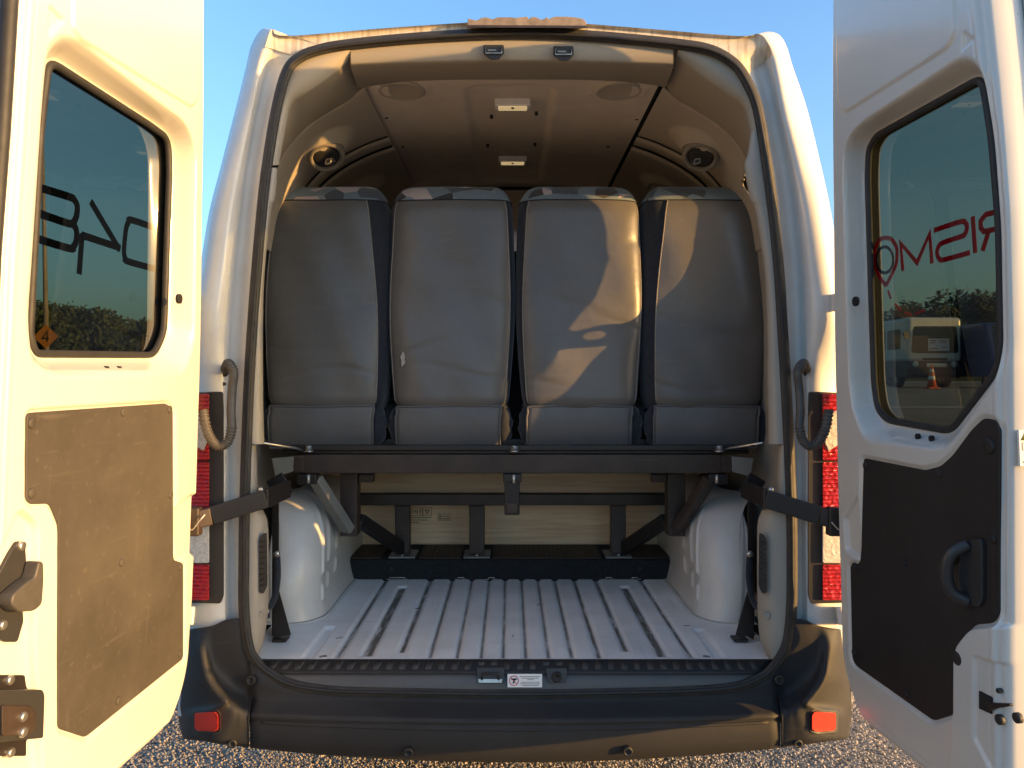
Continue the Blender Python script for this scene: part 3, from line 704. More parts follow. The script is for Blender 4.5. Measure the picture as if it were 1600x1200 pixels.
def side_panel(side, y0, y1, bulge=None, ny_=None):
    n = ny_ or max(2, int((y1 - y0) / .02))
    rows = []
    for j in range(n + 1):
        t_ = j / n
        r = []
        for i, p in enumerate(prof3):
            ya = max(y0, seamY(p.x)) if y0 < .3 else y0
            y = ya + (y1 - ya) * t_
            e = min(1, min(y - ya, y1 - y) / .012); off = .006 * (1 - math.sqrt(max(0, 1 - (1 - e) ** 2)))
            q = Vector((side * p.x + XC, y, CZ + p.z)); a = prof3[max(0, i - 1)]; b = prof3[min(len(prof3) - 1, i + 1)]
            t = (b - a).normalized(); nn = Vector((-side * abs(t.z), 0, -abs(t.x)))
            d = -off
            if bulge:
                by, bx, br, bh = bulge
                dd = math.hypot(y - by, (p.x - bx) * 1.25) / br
                if dd < 1: d += bh * (1 - dd * dd) ** 1.2 * (1.0 if y > by else 1.0)
            r.append(q + nn * d)
        rows.append(r)
    kf = None
    if side > 0 and y0 < .5:
        dqa = None
        cy_ = np.array([[(rows[j][i].y + rows[j + 1][i].y) / 2 for i in range(len(prof3) - 1)] for j in range(n)])
        # where the sun's path from the quarter window to the seats crosses the lining, the lining is cut away
        hit = np.zeros(cy_.shape, bool)
        for j in range(n):
            for i in range(len(prof3) - 1):
                p = (rows[j][i] + rows[j + 1][i + 1]) / 2
                k = (.50 - p.y) / sdir.y; q = p + sdir * k
                s_ = F / (.50 - CAMY); hit[j, i] = p.z < CZ + .79 and inpoly(VX + q.x * s_, VY - (q.z - CZ) * s_)
        kf = lambda j, i: not hit[j, i]
    return grid('side_lining', rows, M['sidetrim'], van, keep=kf, solid=.004)
for s in (-1, 1):
    side_panel(s, .185, .665, (.50, .66, .12, .045), 90)
    side_panel(s, .698, .788)
    side_panel(s, .820, 2.2, (1.12, .66, .12, .04), 60)
    # dark backing behind the joints
    grid('lining_backing', [[Vector((s * (p.x + .022) + XC, y, CZ + p.z + .022)) for p in prof3] for y in (.62, 1.0, 5.1)], M['gapdark'], van)
    grid('lining_backing', [[Vector((s * (p.x + .012) + XC, seamY(p.x) + y, CZ + p.z + .012)) for p in prof3 if s < 0 or p.z > .87] for y in (-.025, .025)], M['gapdark'], van)
    # belt outlet: hooded cup, black insert, buckle
    c = Vector((s * .668 + XC, .478, CZ + .802)); ax = Vector((-s * .30, -.50, -.80)).normalized()
    cup = lathe('belt_outlet', c, ax, [(.072, -.05), (.070, -.012), (.064, .010), (.056, .016), (.049, .012), (.046, -.004)], M['cup'], van, seg=28)
    lathe('belt_slot', c, ax, [(.047, -.01), (.047, .004), (.040, .009), (.010, .006)], M['rubber'], cup, seg=24)
    b0 = c + ax * .012 + Vector((s * -.012, 0, -.012))
    bar('belt_tongue', b0 + Vector((-.016, 0, -.008)), b0 + Vector((.016, -.004, .006)), .014, .020, M['blacktrim'], cup)
    tube('belt_buckle', [b0 + Vector((-.014, -.016, -.014)), b0 + Vector((.006, -.018, -.010)), b0 + Vector((.008, -.016, .006)), b0 + Vector((-.010, -.016, .004))], .0018, M['zinc'], cup, seg=6, closed=True)
    c2 = Vector((s * .655, 1.08, CZ + .785))
    cup2 = lathe('belt_outlet', c2, ax, [(.072, -.05), (.070, -.012), (.064, .010), (.056, .016), (.046, -.004)], M['cup'], van, seg=24)
    lathe('belt_slot', c2, ax, [(.047, -.01), (.047, .004), (.010, .006)], M['rubber'], cup2, seg=20)

# right / left lower side walls; the right one has rear quarter window holes shaped to cast the sun patches on the seats
def Xw(z):
    return float(np.interp(z - CZ, [-1, .2, .35, .5, .63, .74, .9], [.925, .920, .912, .900, .880, .850, .78]))
def backproj(px, py):
    p = W(px, py, .50); q = p
    for _ in range(12):
        q = p + sdir * ((Xw(q.z) - p.x) / sdir.x)
    return (q.y, q.z)
from mathutils.geometry import tessellate_polygon
def holed(name, outer, holes, fr, m, parent, thick=.004):
    loops = [outer] + holes
    tri = tessellate_polygon([[Vector((a, b, 0)) for a, b in l] for l in loops])
    flat = [p for l in loops for p in l]
    o = mk(name, [fr(a, b, 0) for a, b in flat], [tuple(t) for t in tri], m, parent, smooth=False)
    mo = o.modifiers.new('s', 'SOLIDIFY'); mo.thickness = thick; mo.offset = 0
    return o
wallR = lambda a, b, d: Vector((Xw(b) + d, a, b))
wallL = lambda a, b, d: Vector((-Xw(b) - d, a, b))
qa = [backproj(*p) for p in lightpoly]; qb = [backproj(*p) for p in lightpoly2]; qc = [backproj(*p) for p in spot]
holed('quarter_lining', [(.07, .62), (1.3, .62)] + [(1.3, CZ + z) for z in (.2, .35, .5, .63, .77)] + [(.07, CZ + z) for z in (.77, .63, .5, .35, .2)], [qa, qb, qc], wallR, M['trimlow'], van, .002)
holed('quarter_lining', [(.10, .62), (1.3, .62)] + [(1.3, CZ + z) for z in (.2, .35, .5, .63, .70)] + [(.10, CZ + z) for z in (.70, .63, .5, .35, .2)], [], wallL, M['trimlow'], van, .002)
for sx_ in (-1, 1): box('lower_lining', (min(sx_ * .915, sx_ * .92), 1.3, .62), (max(sx_ * .915, sx_ * .92), 5.1, 1.30), M['trimlow'], van, bevel=0)
gl = grid('quarter_window', [[Vector((Xw(CZ + z) + .012, y, CZ + z)) for z in (-.2, .2, .35, .5, .63, .75)] for y in (.07, 1.3)], M['sideglass'], van, smooth=False)

# ceiling
nx, ny = 120, 160
cx = np.linspace(-.475, .475, nx); cy = np.linspace(.165, 2.6, ny)
U, V = np.meshgrid(cx, cy)
H = np.zeros_like(U)
dc = sdf(U, V, rpoly([(-.145, .24), (.145, .24), (.145, 1.42), (-.145, 1.42)], .06)); H += .014 * sstep(dc, .03)
for s in (-1, 1):
    dd = sdf(U, V, rpoly([(s * .26, .20), (s * .45, .20), (s * .45, .30), (s * .26, .30)], .02)); H -= .004 * sstep(dd, .012)
H += .012 * (1 - (U / .475) ** 2)
H -= .010 * sstep(np.abs(V - 1.50) - .004, .01) * 0
rows = [[Vector((U[j, i], V[j, i], CZ + .945 + H[j, i])) for i in range(nx)] for j in range(ny)]
ce = grid('ceiling_lining', rows, M['headliner'], van)
box('ceiling_joint', (-.47, 1.495, CZ + .938), (.47, 1.503, CZ + .953), M['gapdark'], van, bevel=0)
for s in (-1, 1):
    box('ceiling_channel', (min(s * .476, s * .505), .10, CZ + .955), (max(s * .476, s * .505), 2.6, CZ + .975), M['gapdark'], van, bevel=0)
    # speaker cover
    c = Vector((s * .355, .25, CZ + .948))
    sp_ = lathe('speaker_cover', c, (0, 0, -1), [(.078, -.01), (.078, .003), (.070, .006), (.062, .003), (.01, .004)], M['sidetrim'], van, seg=32)
for py in (170, 256):
    Yl = F * .945 / (VY - py) + CAMY
    c = Vector(((801 - VX) / F * (Yl - CAMY), Yl, CZ + .952))
    lp = box('ceiling_lamp', (c.x - .062, c.y - .026, c.z - .004), (c.x + .062, c.y + .026, c.z + .03), M['white'], van, bevel=.006)
    box('lamp_lens', (c.x - .050, c.y - .020, c.z - .008), (c.x + .050, c.y + .020, c.z + .004), M['lampglass'], lp, bevel=.003)
    lathe('lamp_switch', (c.x, c.y - .012, c.z - .008), (0, 0, -1), [(.006, -.002), (.005, .003)], M['rubber'], lp, seg=10)
for px, py in ((768,185),(762,230),(838,180),(836,228),(604,185),(630,230),(995,187),(950,230)):
    Yl = F * .945 / (VY - py) + CAMY
    lathe('lining_clip', Vector(((px - VX) / F * (Yl - CAMY), Yl, CZ + .947)), (0, 0, -1), [(.006, -.01), (.006, .002), (.002, .003)], M['gapdark'], ce, seg=10)

# rear header trim (beige beam under the roof edge)
hx = [548, 600, 680, 740, 800, 870, 930, 1000, 1062]
def hrow(f, dy): return [W(x, f(x), dy) for x in range(548, 1064, 12)]
ft = lambda x: 66 + .000088 * (x - 805) ** 2
rows = [hrow(lambda x: ft(x) - 6, .020), hrow(lambda x: ft(x) + 2, .016), hrow(lambda x: ft(x) + 26, .022), hrow(lambda x: ft(x) + 30, .030), hrow(lambda x: ft(x) + 34, .05), [Vector((W(x, 100, .06).x, .172, CZ + .953 - .03 * ((x - 805) / 260.) ** 4)) for x in range(548, 1064, 12)], [Vector((W(x, 100, .06).x, .20, CZ + .965)) for x in range(548, 1064, 12)]]
grid('header_trim', rows, M['trim'], van)
for px, py in ((771, 81), (880, 83)):
    hp = [(px - 15, py - 11), (px + 16, py - 11), (px + 17, py + 2), (px + 8, py + 12), (px - 5, py + 12), (px - 16, py + 3)]
    k_ = prism('header_latch', rpoly(hp, 2), lambda a, b, d: W(a, b, .004 + d), 0, .05, M['rubber'], van, bevel=.002)
    tube('latch_frame', [W(px - 12, py - 7, .001), W(px - 12, py + 2, -.001), W(px + 13, py + 2, -.001), W(px + 13, py - 7, .001)], .0016, M['zinc'], k_, seg=6)
    prism('latch_bolt', [(px - 9, py - 4), (px + 4, py - 4), (px + 5, py - 1), (px - 9, py - 1)], lambda a, b, d: W(a, b, d), 0, .006, M['greybrk'], k_, bevel=.001)

# rear pillar trims: upper corner pieces
def upper_trim(T0, T1, T2):
    rows = [[W(x, y, Yr(y) + .004) for x, y in T0], [W(x, y, .030) for x, y in T1]]
    a = [cr(r, 6) for r in rows] + [cr(T2, 6)]
    mid0 = [p.lerp(q, .5) + Vector((0, -.012, 0)) for p, q in zip(a[0], a[1])]
    b1 = [p.lerp(q, .08) + Vector((0, -.001, 0)) for p, q in zip(a[1], a[2])]
    end = [p + Vector((.006 if p.x > 0 else -.006, .02, .006)) for p in a[2]]
    return grid('pillar_trim', [a[0], mid0, a[1], b1, a[2], end], M['trim'], van)
t2 = [(.845,.645),(.80,.725),(.745,.79),(.675,.845),(.60,.885),(.52,.92),(.478,.950)]
T0L = [(421,262),(427,215),(437,165),(452,120),(476,93),(510,80),(552,72)]
T1L = [(436,258),(445,205),(455,160),(478,143),(505,125),(532,103),(552,84)]
T2L = [Vector((-x + XC, seamY(x) - .006, CZ + z)) for x, z in t2]
upper_trim(T0L, T1L, T2L)
T0R = [(1195,262),(1188,215),(1179,165),(1164,126),(1140,103),(1105,86),(1058,74)]
T1R = [(1180,262),(1174,210),(1163,165),(1138,145),(1108,124),(1083,104),(1058,86)]
T2R = [Vector((x + XC, seamY(x) - .006, CZ + z)) for x, z in t2]
upper_trim(T0R[1:], T1R[1:], T2R[1:])
# lower pillar trims
def lower_trim(rows_px, side):
    a = [cr([W(x, y, Yr(y) + .004) for x, y, _ in rows_px], 6),
         cr([W(x + (i - x) * .55, y, Yr(y) - .004) for x, y, i in rows_px], 6),
         cr([W(i - side * -1.5, y, .012) for x, y, i in rows_px], 6),
         cr([W(i, y, .035) for x, y, i in rows_px], 6),
         cr([W(i, y, .035) + Vector((side * .03, .06, 0)) for x, y, i in rows_px], 6)]
    return grid('pillar_trim', a, M['trimlow'], van)
LT = [(417,262,434),(410,310,430),(408,330,424),(401,420,414),(395,500,411),(389,600,411),(387,660,412),(385,694,413)]
RT = [(1187,205,1173),(1194,240,1168),(1196,262,1163),(1203,310,1172),(1207,330,1180),(1217,420,1194),(1222,500,1198),(1228,600,1199),(1231,660,1200),(1233,694,1200)]
lower_trim(LT, -1); lower_trim(RT, 1)
lower_trim([(383,696,400),(383,740,402),(382,790,403)], -1); lower_trim([(1234,696,1216),(1235,740,1214),(1237,790,1213)], 1)
lower_trim([(382,797,411),(381,815,418),(381,850,420),(381,920,420),(382,965,418),(388,1000,412),(396,1024,404)], -1)
lower_trim([(1237,797,1191),(1238,815,1184),(1238,850,1183),(1238,920,1183),(1237,965,1184),(1230,1000,1188),(1216,1030,1200)], 1)
for X in (lambda x: x, lambda x: 1603 - x):
    gp = prism('vent_grille', rpoly([(405,842),(411,834),(417,832),(418,915),(412,928),(405,926)], 4), lambda a, b, d: W(X(a), b, -.040 + d), 0, .03, M['blacktrim'], van, bevel=.001)
    for k in range(9):
        y = 846 + k * 8.6
        bar('vent_slat', W(X(406.5), y, -.041), W(X(416), y - 2, -.041), .004, .004, M['rubber'], gp, bevel=0)
    lathe('trim_dimple', W(X(404), 962, -.036), (0, -1, 0), [(.010, -.01), (.010, .001), (.006, -.001)], M['trimlow'], van)
# black brackets and belts between pillar trim and wheel arch
for s, X in ((-1, lambda x: x), (1, lambda x: 1604 - x)):
    prism('floor_bracket', [(426,1000),(426,905),(437,925),(454,988),(455,992),(437,994)], lambda a, b, d: W(X(a), b, .15 + d), 0, .012, M['steel'], van, bevel=.002)
    box('bracket_foot', (min(s * .745, s * .70), .14, FZ + .003), (max(s * .745, s * .70), .185, FZ + .012), M['steel'], van, bevel=.002)
    prism('wall_post', [(425,1000),(425,770),(436,770),(436,1000)], lambda a, b, d: W(X(a), b, .21 + d), 0, .05, M['steel'], van, bevel=.003)
    b_ = tube('gas_strut', cr([W(X(433), 870, .17), W(X(434), 900, .15), W(X(430), 930, .14), W(X(424), 945, .12), W(X(418), 952, .10), W(X(417), 965, .10)], 5), .010, M['navy'], van, seg=8)
    lathe('strut_bolt', W(X(432), 866, .155), (0, -1, 0), [(.010, -.008), (.010, .004), (.005, .006)], M['zinc'], b_)
    lathe('strut_bolt', W(X(417), 955, .085), (0, -1, 0), [(.008, -.008), (.008, .004), (.004, .006)], M['zinc'], b_)

# ---- tail lights, hinges, check straps, conduits
for s, X in ((-1, lambda x: x), (1, lambda x: 1612 - x)):
    tl = prism('tail_light', rpoly([(349,612),(333,612),(290,614),(286,942),(345,943),(350,930),(350,640)], 4), lambda a, b, d: W(X(a), b, Yr(b) + .0 + d), -.012, .06, M['blacktrim'], van, bevel=.003)
    fr = lambda a, b, d: W(X(a), b, Yr(b) - .010 + .0001 * max(0, 318 - a) + d)
    prism('red_lens', rpoly([(327,615),(290,616),(288,720),(327,720)], 4), fr, -.012, .03, M['red'], tl, bevel=.003)
    prism('clear_lens', rpoly([(324,645),(296,640),(294,690),(318,705),(324,690)], 3), fr, -.016, .0, M['clearlens'], tl, bevel=.003)
    prism('red_lens', rpoly([(327,722),(288,722),(287,815),(327,815)], 3), fr, -.012, .03, M['red'], tl, bevel=.003)
    prism('clear_lens', rpoly([(327,817),(288,817),(287,880),(327,880)], 3), fr, -.014, .03, M['clearlens'], tl, bevel=.003)
    prism('red_lens', rpoly([(327,882),(288,882),(288,938),(327,938)], 3), fr, -.012, .03, M['red'], tl, bevel=.003)
    for yy, hz in ((473, 'u'), (962, 'l')):
        xx = 326 if hz == 'u' else 317
        oc = [(xx - 40, yy - 16), (xx + 2, yy - 18), (xx + 8, yy - 9), (xx + 8, yy + 9), (xx + 2, yy + 18), (xx - 40, yy + 16)]
        hg = prism('door_hinge', oc, lambda a, b, d: W(X(a), b, .03 + d), -.012, .03, M['jamb'], van, bevel=.003)
        lathe('hinge_bolt', W(X(xx - 2), yy, .012), (0, -1, 0), [(.010, 0), (.010, .008), (.005, .010)], M['zinc'], hg, seg=6)
        bar('hinge_arm', W(X(xx - 14), yy, .01), W(X(xx - 18), yy, -.10), .05, .014, M['jamb'], hg, up=(1, 0, 0))
    # conduit
    pth = cr([W(X(352), 577, -.03), W(X(357), 568, -.07), W(X(365), 582, -.09), W(X(363), 605, -.09), W(X(361), 640, -.10), W(X(362), 668, -.11), W(X(356), 690, -.12), W(X(343), 697, -.13), W(X(331), 688, -.14), W(X(322), 668, -.15), W(X(317), 640, -.15)], 30)
    N = len(pth)
    def rr(t, N=N):
        base = .0125
        if .20 < t < .50: return base
        return base + (.0015 if int(t * N) % 6 < 3 else -.0008)
    hs = tube('wiring_conduit', pth, rr, M['hose'], van, seg=12)
    lathe('conduit_grommet', W(X(350), 576, -.004), (0, -1, 0), [(.024, -.01), (.024, .006), (.015, .012)], M['rubber'], hs, seg=20, sx=.55)
    lathe('conduit_clip', W(X(348), 600, -.004), (0, -1, 0), [(.007, -.01), (.007, .008), (.003, .010)], M['rubber'], hs, seg=12)
    # check strap
    a = W(X(452), 764, .20); b = W(X(416), 779, -.050); c = W(X(330), 806, -.105); d = W(X(306), 812, -.125)
    st = bar('door_check_strap', b, c, .012, .052, M['steel'], van, bevel=.003)
    bar('strap_bracket', a, b + Vector((0, .0, 0)), .012, .055, M['steel'], st, bevel=.003)
    bar('strap_sleeve', c, d, .022, .050, M['steelbr'] if s < 0 else M['steel'], st, bevel=.004)
    e_ = W(X(308), 813, -.118)
    box('strap_catch', (e_.x - .022, e_.y - .020, e_.z - .042), (e_.x + .012, e_.y + .014, e_.z + .038), M['steelbr'] if s < 0 else M['steel'], st, bevel=.006)
    tube('catch_spring', cr([e_ + Vector((-.02, -.028, .0)), e_ + Vector((0, -.035, -.02)), e_ + Vector((.02, -.03, .005)), e_ + Vector((.03, -.02, .02))], 6), .002, M['zinc'], st, seg=6)
    bar('strap_plate', W(X(428), 745, .25), W(X(446), 775, .25), .008, .06, M['steel'], st, bevel=.002)
    lathe('strap_bolt', W(X(408), 765, -.045), (0, -1, 0), [(.008, -.006), (.008, .006), (.004, .008)], M['zinc'], st, seg=8)

# ------------------------------------------------------------------ rear doors
class Plane:
    def __init__(s, side, href, Yh, delta, lean):
        s.side = side; s.H = W(href[0], href[1], Yh)
        s.eu = Vector((side * math.sin(delta), -math.cos(delta), 0)); s.ez = Vector((-side * lean, 0, 1)).normalized()
        n = s.eu.cross(s.ez).normalized(); s.n = n if n.x * side < 0 else -n
    def uv(s, px, py):
        o = Vector((0, CAMY, CZ)); d = W(px, py, CAMY + 1) - o
        t = (s.H - o).dot(s.n) / d.dot(s.n); r = o + d * t - s.H
        a, b, c = s.eu.dot(s.eu), s.eu.dot(s.ez), s.ez.dot(s.ez); p, q = r.dot(s.eu), r.dot(s.ez); D = a * c - b * b
        return ((p * c - q * b) / D, (q * a - p * b) / D)
    def P(s, u, v, w_=0): return s.H + s.eu * u + s.ez * v + s.n * w_
    def poly(s, pts): return [s.uv(*p) for p in pts]
    def at(s, w_):
        import copy
        q = copy.copy(s); q.H = s.H + s.n * w_; return q

def build_door(pl_, hinge_px, free_px, glass_px, reveal_px, panel_px, embosses, label, panel_mat, vtop):
    free = sorted([pl_.uv(*p) for p in free_px], key=lambda q: q[1])
    fv = [q[1] for q in free]; fu = [q[0] for q in free]
    vb = -.50 + CZ - CZ; vbot = (CZ - .905) - pl_.H.z
    rc_u, rc_v = .16, .19
    nv, nu = 640, 220
    vv = np.linspace(vbot, vtop, nv)
    hin = sorted([pl_.uv(*p) for p in hinge_px], key=lambda q: q[1]); hv_ = [q[1] for q in hin]; hu_ = [q[0] for q in hin]
    def umin(v):
        b0 = float(np.interp(v, hv_, hu_)); r = b0
        if v < vbot + rc_v: r = b0 + rc_u * (1 - math.sqrt(max(0, 1 - ((vbot + rc_v - v) / rc_v) ** 2)))
        if v > vtop - .05: r = max(r, b0 + .05 * (1 - math.sqrt(max(0, 1 - ((v - vtop + .05) / .05) ** 2))))
        return r
    um = np.array([umin(v) for v in vv]); ux = np.interp(vv, fv, fu)
    tt = np.linspace(0, 1, nu)
    U = um[:, None] + (ux - um)[:, None] * tt[None, :]; V = np.repeat(vv[:, None], nu, 1)
    glp = pl_.at(-.057); gp = rpoly(glp.poly(glass_px), .03, 5); rp = rpoly(pl_.poly(reveal_px), .045, 6); pp = rpoly(pl_.poly(panel_px), .012, 4)
    dg = sdf(U, V, gp); dr = sdf(U, V, rp); dp = sdf(U, V, pp)
    Hh = np.zeros_like(U)
    dr = np.minimum(dr, dg - .022)
    tq = np.clip((dg - .008) / (np.maximum(dg - .008, 0) + np.maximum(-dr, 0) + 1e-4), 0, 1)
    Hh -= np.where(dr < 0, .056 * (1 - tq * tq * (3 - 2 * tq)), 0)
    Hh -= .007 * sstep(dp - .006, .010)
    for pts, dep, wd, rad in embosses:
        Hh += dep * sstep(sdf(U, V, rpoly(pl_.poly(pts), rad, 5)), wd * .6)
    edge = np.minimum(np.minimum(U - um[:, None], ux[:, None] - U), np.minimum(V - vbot, vtop - V))
    Hh -= .010 * sstep(edge - .014, .008) + .004 * sstep(edge - .003, .005) + .0016 * (sstep(np.abs(edge - .030) - .0015, .004))
    # very slight oil-canning of the pressed steel
    Hh += .0012 * np.sin(U * 9 + 1.3 * np.sin(V * 5)) * np.sin(V * 7 + .6)
    keepm = dg > -.004
    verts = []; cols_l = 5
    rows = []
    for j in range(nv):
        r = []
        for d in (-.082, -.060, -.030): r.append(pl_.P(um[j] - .001, vv[j], d))
        for i in range(nu): r.append(pl_.P(U[j, i], V[j, i], Hh[j, i]))
        for d in (-.022, -.050, -.082): r.append(pl_.P(ux[j] + .004, vv[j], d))
        rows.append(r)
    def kp(j, i):
        k = i - 3
        if k < 0 or k >= nu - 1: return True
        return bool(keepm[j, k] or keepm[j + 1, k] or keepm[j, k + 1] or keepm[j + 1, k + 1])
    door = grid('rear_door', rows, M['paint'], van, keep=kp); door['label'] = label
    # outer skin, with the window opening
    n_o = 40
    outl = [(um[j] - float(np.interp(vv[j], [-1.0, -.82, -.55, .32, .55], [.0, .0, .09, .10, .0])), vv[j]) for j in range(0, nv, 6)] + [(ux[j] + .014, vv[j]) for j in range(nv - 1, -1, -6)]  # unseen hinge-side widening, shaped to keep gap sunlight off the leftmost seat
    inner = rpoly(glp.poly(glass_px), .03, 5)
    tri = tessellate_polygon([[Vector((a, b, 0)) for a, b in outl], [Vector((a, b, 0)) for a, b in inner]])
    flat = outl + inner
    sk = mk('outer_skin', [pl_.P(a, b, -.086) for a, b in flat], [tuple(t) for t in tri], M['paint'], door, smooth=False, solid=.004)
    for cap_j in (0, nv - 1):
        grid('edge_return', [[pl_.P(U[cap_j, i], vv[cap_j], Hh[cap_j, i]) for i in range(0, nu, 3)], [pl_.P(U[cap_j, i], vv[cap_j], -.086) for i in range(0, nu, 3)]], M['paint'], door)
    # frame reveal between inner and outer skins, glass, gasket
    ip = rpoly(glp.poly(glass_px), .03, 5)
    grid('window_reveal', [[pl_.P(a, b, -.054) for a, b in ip], [pl_.P(a, b, -.086) for a, b in ip]], M['gapdark'], door, cu=True)
    gl_ = mk('window_glass', [pl_.P(a, b, -.066) for a, b in ip], [tuple(range(len(ip)))], M['glass'], door, smooth=False)
    cen = Vector((sum(a for a, b in ip) / len(ip), sum(b for a, b in ip) / len(ip)))
    tube('window_gasket', [pl_.P(a, b, -.057) for a, b in ip], .0085, M['rubber'], door, seg=8, closed=True)
    # trim board
    board = prism('trim_board', pp, lambda a, b, d: pl_.P(a, b, d), -.010, -.0035, panel_mat, door, bevel=.0015)
    return door, board, gl_, (vbot, um, ux, vv)
def disc(name, pl_, px, py, r, m, parent, w0=-.004, h=.004, ring_=None, sx=1):
    u, v = pl_.uv(px, py)
    return lathe(name, pl_.P(u, v, w0), pl_.n, [(r, -.006), (r, h * .6), (r * .8, h), (r * .2, h * .85)], m, parent, seg=18)
def pprism(name, pl_, pts, w0, w1, m, parent, rad=.004, bevel=.002):
    return prism(name, rpoly(pl_.poly(pts), rad, 4), lambda a, b, d: pl_.P(a, b, d), w0, w1, m, parent, bevel=bevel)
def poly_strokes(name, pl_, segs, wd, m, parent, w0=-.0675):
    ss = []; gp_ = pl_.at(w0)
    for s in segs:
        q = [gp_.uv(*p) for p in s]
        if len(q) > 6: q = [(v.x, v.y) for v in cr([Vector((a, b)) for a, b in q], 4)]
        ss.append(q)
    # smooth long polylines slightly
    return strokes(name, ss, lambda a, b, d: pl_.P(a, b, w0 + d), wd, m, parent, -.0008, .0004)
def zz(pts, ox, oy, k): return [(ox + x * k, oy + y * k) for x, y in pts]

# --- left door
PL = Plane(-1, (321, 300), -.18, R(3), .042)
za = lambda pts: zz(pts, 0, 0, .5)
zb = lambda pts: zz(pts, 0, 560, .53333)
freeL = [(42,-60),(37,0),(25,200),(10,400),(2,600),(-12,900),(-20,1250)]
glassL = za([(150,188),(470,392),(524,432),(530,520),(512,1040),(480,1110),(108,1106),(90,1050),(125,400)])
revealL = [(72,66),(95,50),(118,55),(256,163),(292,190),(308,235),(306,535),(288,588),(75,590),(46,572),(36,500),(66,100)]
panelL = zb([(85,160),(492,132),(511,150),(512,590),(541,600),(541,880),(255,1111),(175,1085),(178,490),(152,426),(95,428),(82,412)])
embL = [(zb([(-60,700),(60,440),(112,485),(100,830),(122,1180),(118,1300),(-60,1300)]), -.014, .016, .02),
        (zb([(515,440),(560,402),(600,395),(600,560),(520,598)]), -.012, .02, .01),
        ([(300,-80),(313,20),(309,150),(298,168),(126,62),(112,46),(112,-80)], .006, .014, .02),
        ([(78,10),(101,32),(76,56)], -.005, .01, .006),
        (zb([(140,42),(430,42),(430,46),(140,46)]), -.004, .008, .002)]
hingeL = [(326,-60),(324,0),(321,300),(316,600),(305,930),(300,1000)]
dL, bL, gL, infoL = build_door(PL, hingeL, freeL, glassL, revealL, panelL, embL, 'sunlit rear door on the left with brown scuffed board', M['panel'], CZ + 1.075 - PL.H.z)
for x, y in ((97,190),(97,395),(365,158),(500,150),(503,400),(360,598),(532,612),(530,865),(350,1003)):
    q = zb([(x, y)])[0]; disc('board_fastener', PL, q[0], q[1], .010, M['panel'], bL, -.0035, .004)
h = disc('drain_hole', PL, 282, 467, .0125, M['gapdark'], dL, -.001, .001)
for x in (186, 205): disc('drain_slot', PL, x, 577.5, .007, M['gapdark'], dL, -.026, .001)
hd = pprism('door_handle', PL, zb([(62,536),(84,540),(88,600),(74,700),(80,770),(62,832),(26,832),(2,815),(-6,700),(-2,650),(40,570)]), -.014, -.006, M['blacktrim'], dL, .006)
pprism('handle_lever', PL, zb([(82,592),(96,594),(97,650),(92,718),(70,738),(22,742),(-2,718),(4,690),(52,650),(70,640)]), -.006, .022, M['hose'], hd, .008, .004)
for x, y in ((70,550),(15,782)):
    q = zb([(x, y)])[0]; disc('handle_bolt', PL, q[0], q[1], .009, M['zinc'], hd, -.006, .006)
lk = pprism('door_lock', PL, zb([(-40,928),(80,928),(84,962),(94,975),(130,1008),(124,1040),(96,1112),(84,1120),(84,1166),(-40,1166)]), -.014, -.004, M['steel'], dL, .005)
pprism('lock_case', PL, zb([(-40,972),(90,968),(96,985),(92,1110),(-40,1122)]), -.006, .024, M['blacktrim'], lk, .006, .004)
pprism('lock_cover', PL, zb([(-40,1012),(45,1014),(60,1030),(62,1080),(45,1100),(-40,1104)]), .024, .029, M['steelbr'], lk, .006, .002)
for x, y, w_ in ((33,943,-.004),(20,1047,.029),(20,1092,.029),(35,1155,-.004),(120,1020,-.004)):
    q = zb([(x, y)])[0]; disc('lock_bolt', PL, q[0], q[1], .009, M['zinc'], lk, w_, .006)
tube('edge_seal', [PL.P(infoL[2][j] + .010, infoL[3][j], -.018) for j in range(0, 640, 10)], .014, M['rubber'], dL, seg=8)
zg = lambda pts: zz(pts, 0, 260, .26667)
let = poly_strokes('lettering', PL, [
    zg([(190,112),(405,178),(436,197),(452,228),(453,262),(446,300),(430,328),(405,335),(190,262)]),
    zg([(425,332),(444,362),(450,398),(446,440),(432,468),(405,480),(178,410)]),
    zg([(532,205),(702,490)]), zg([(478,402),(706,478)]), zg([(482,396),(464,632)]),
    zg([(944,374),(775,315),(752,330),(738,372),(727,490),(734,535),(755,558),(930,606)])], .0165, M['greyfilm'], gL)

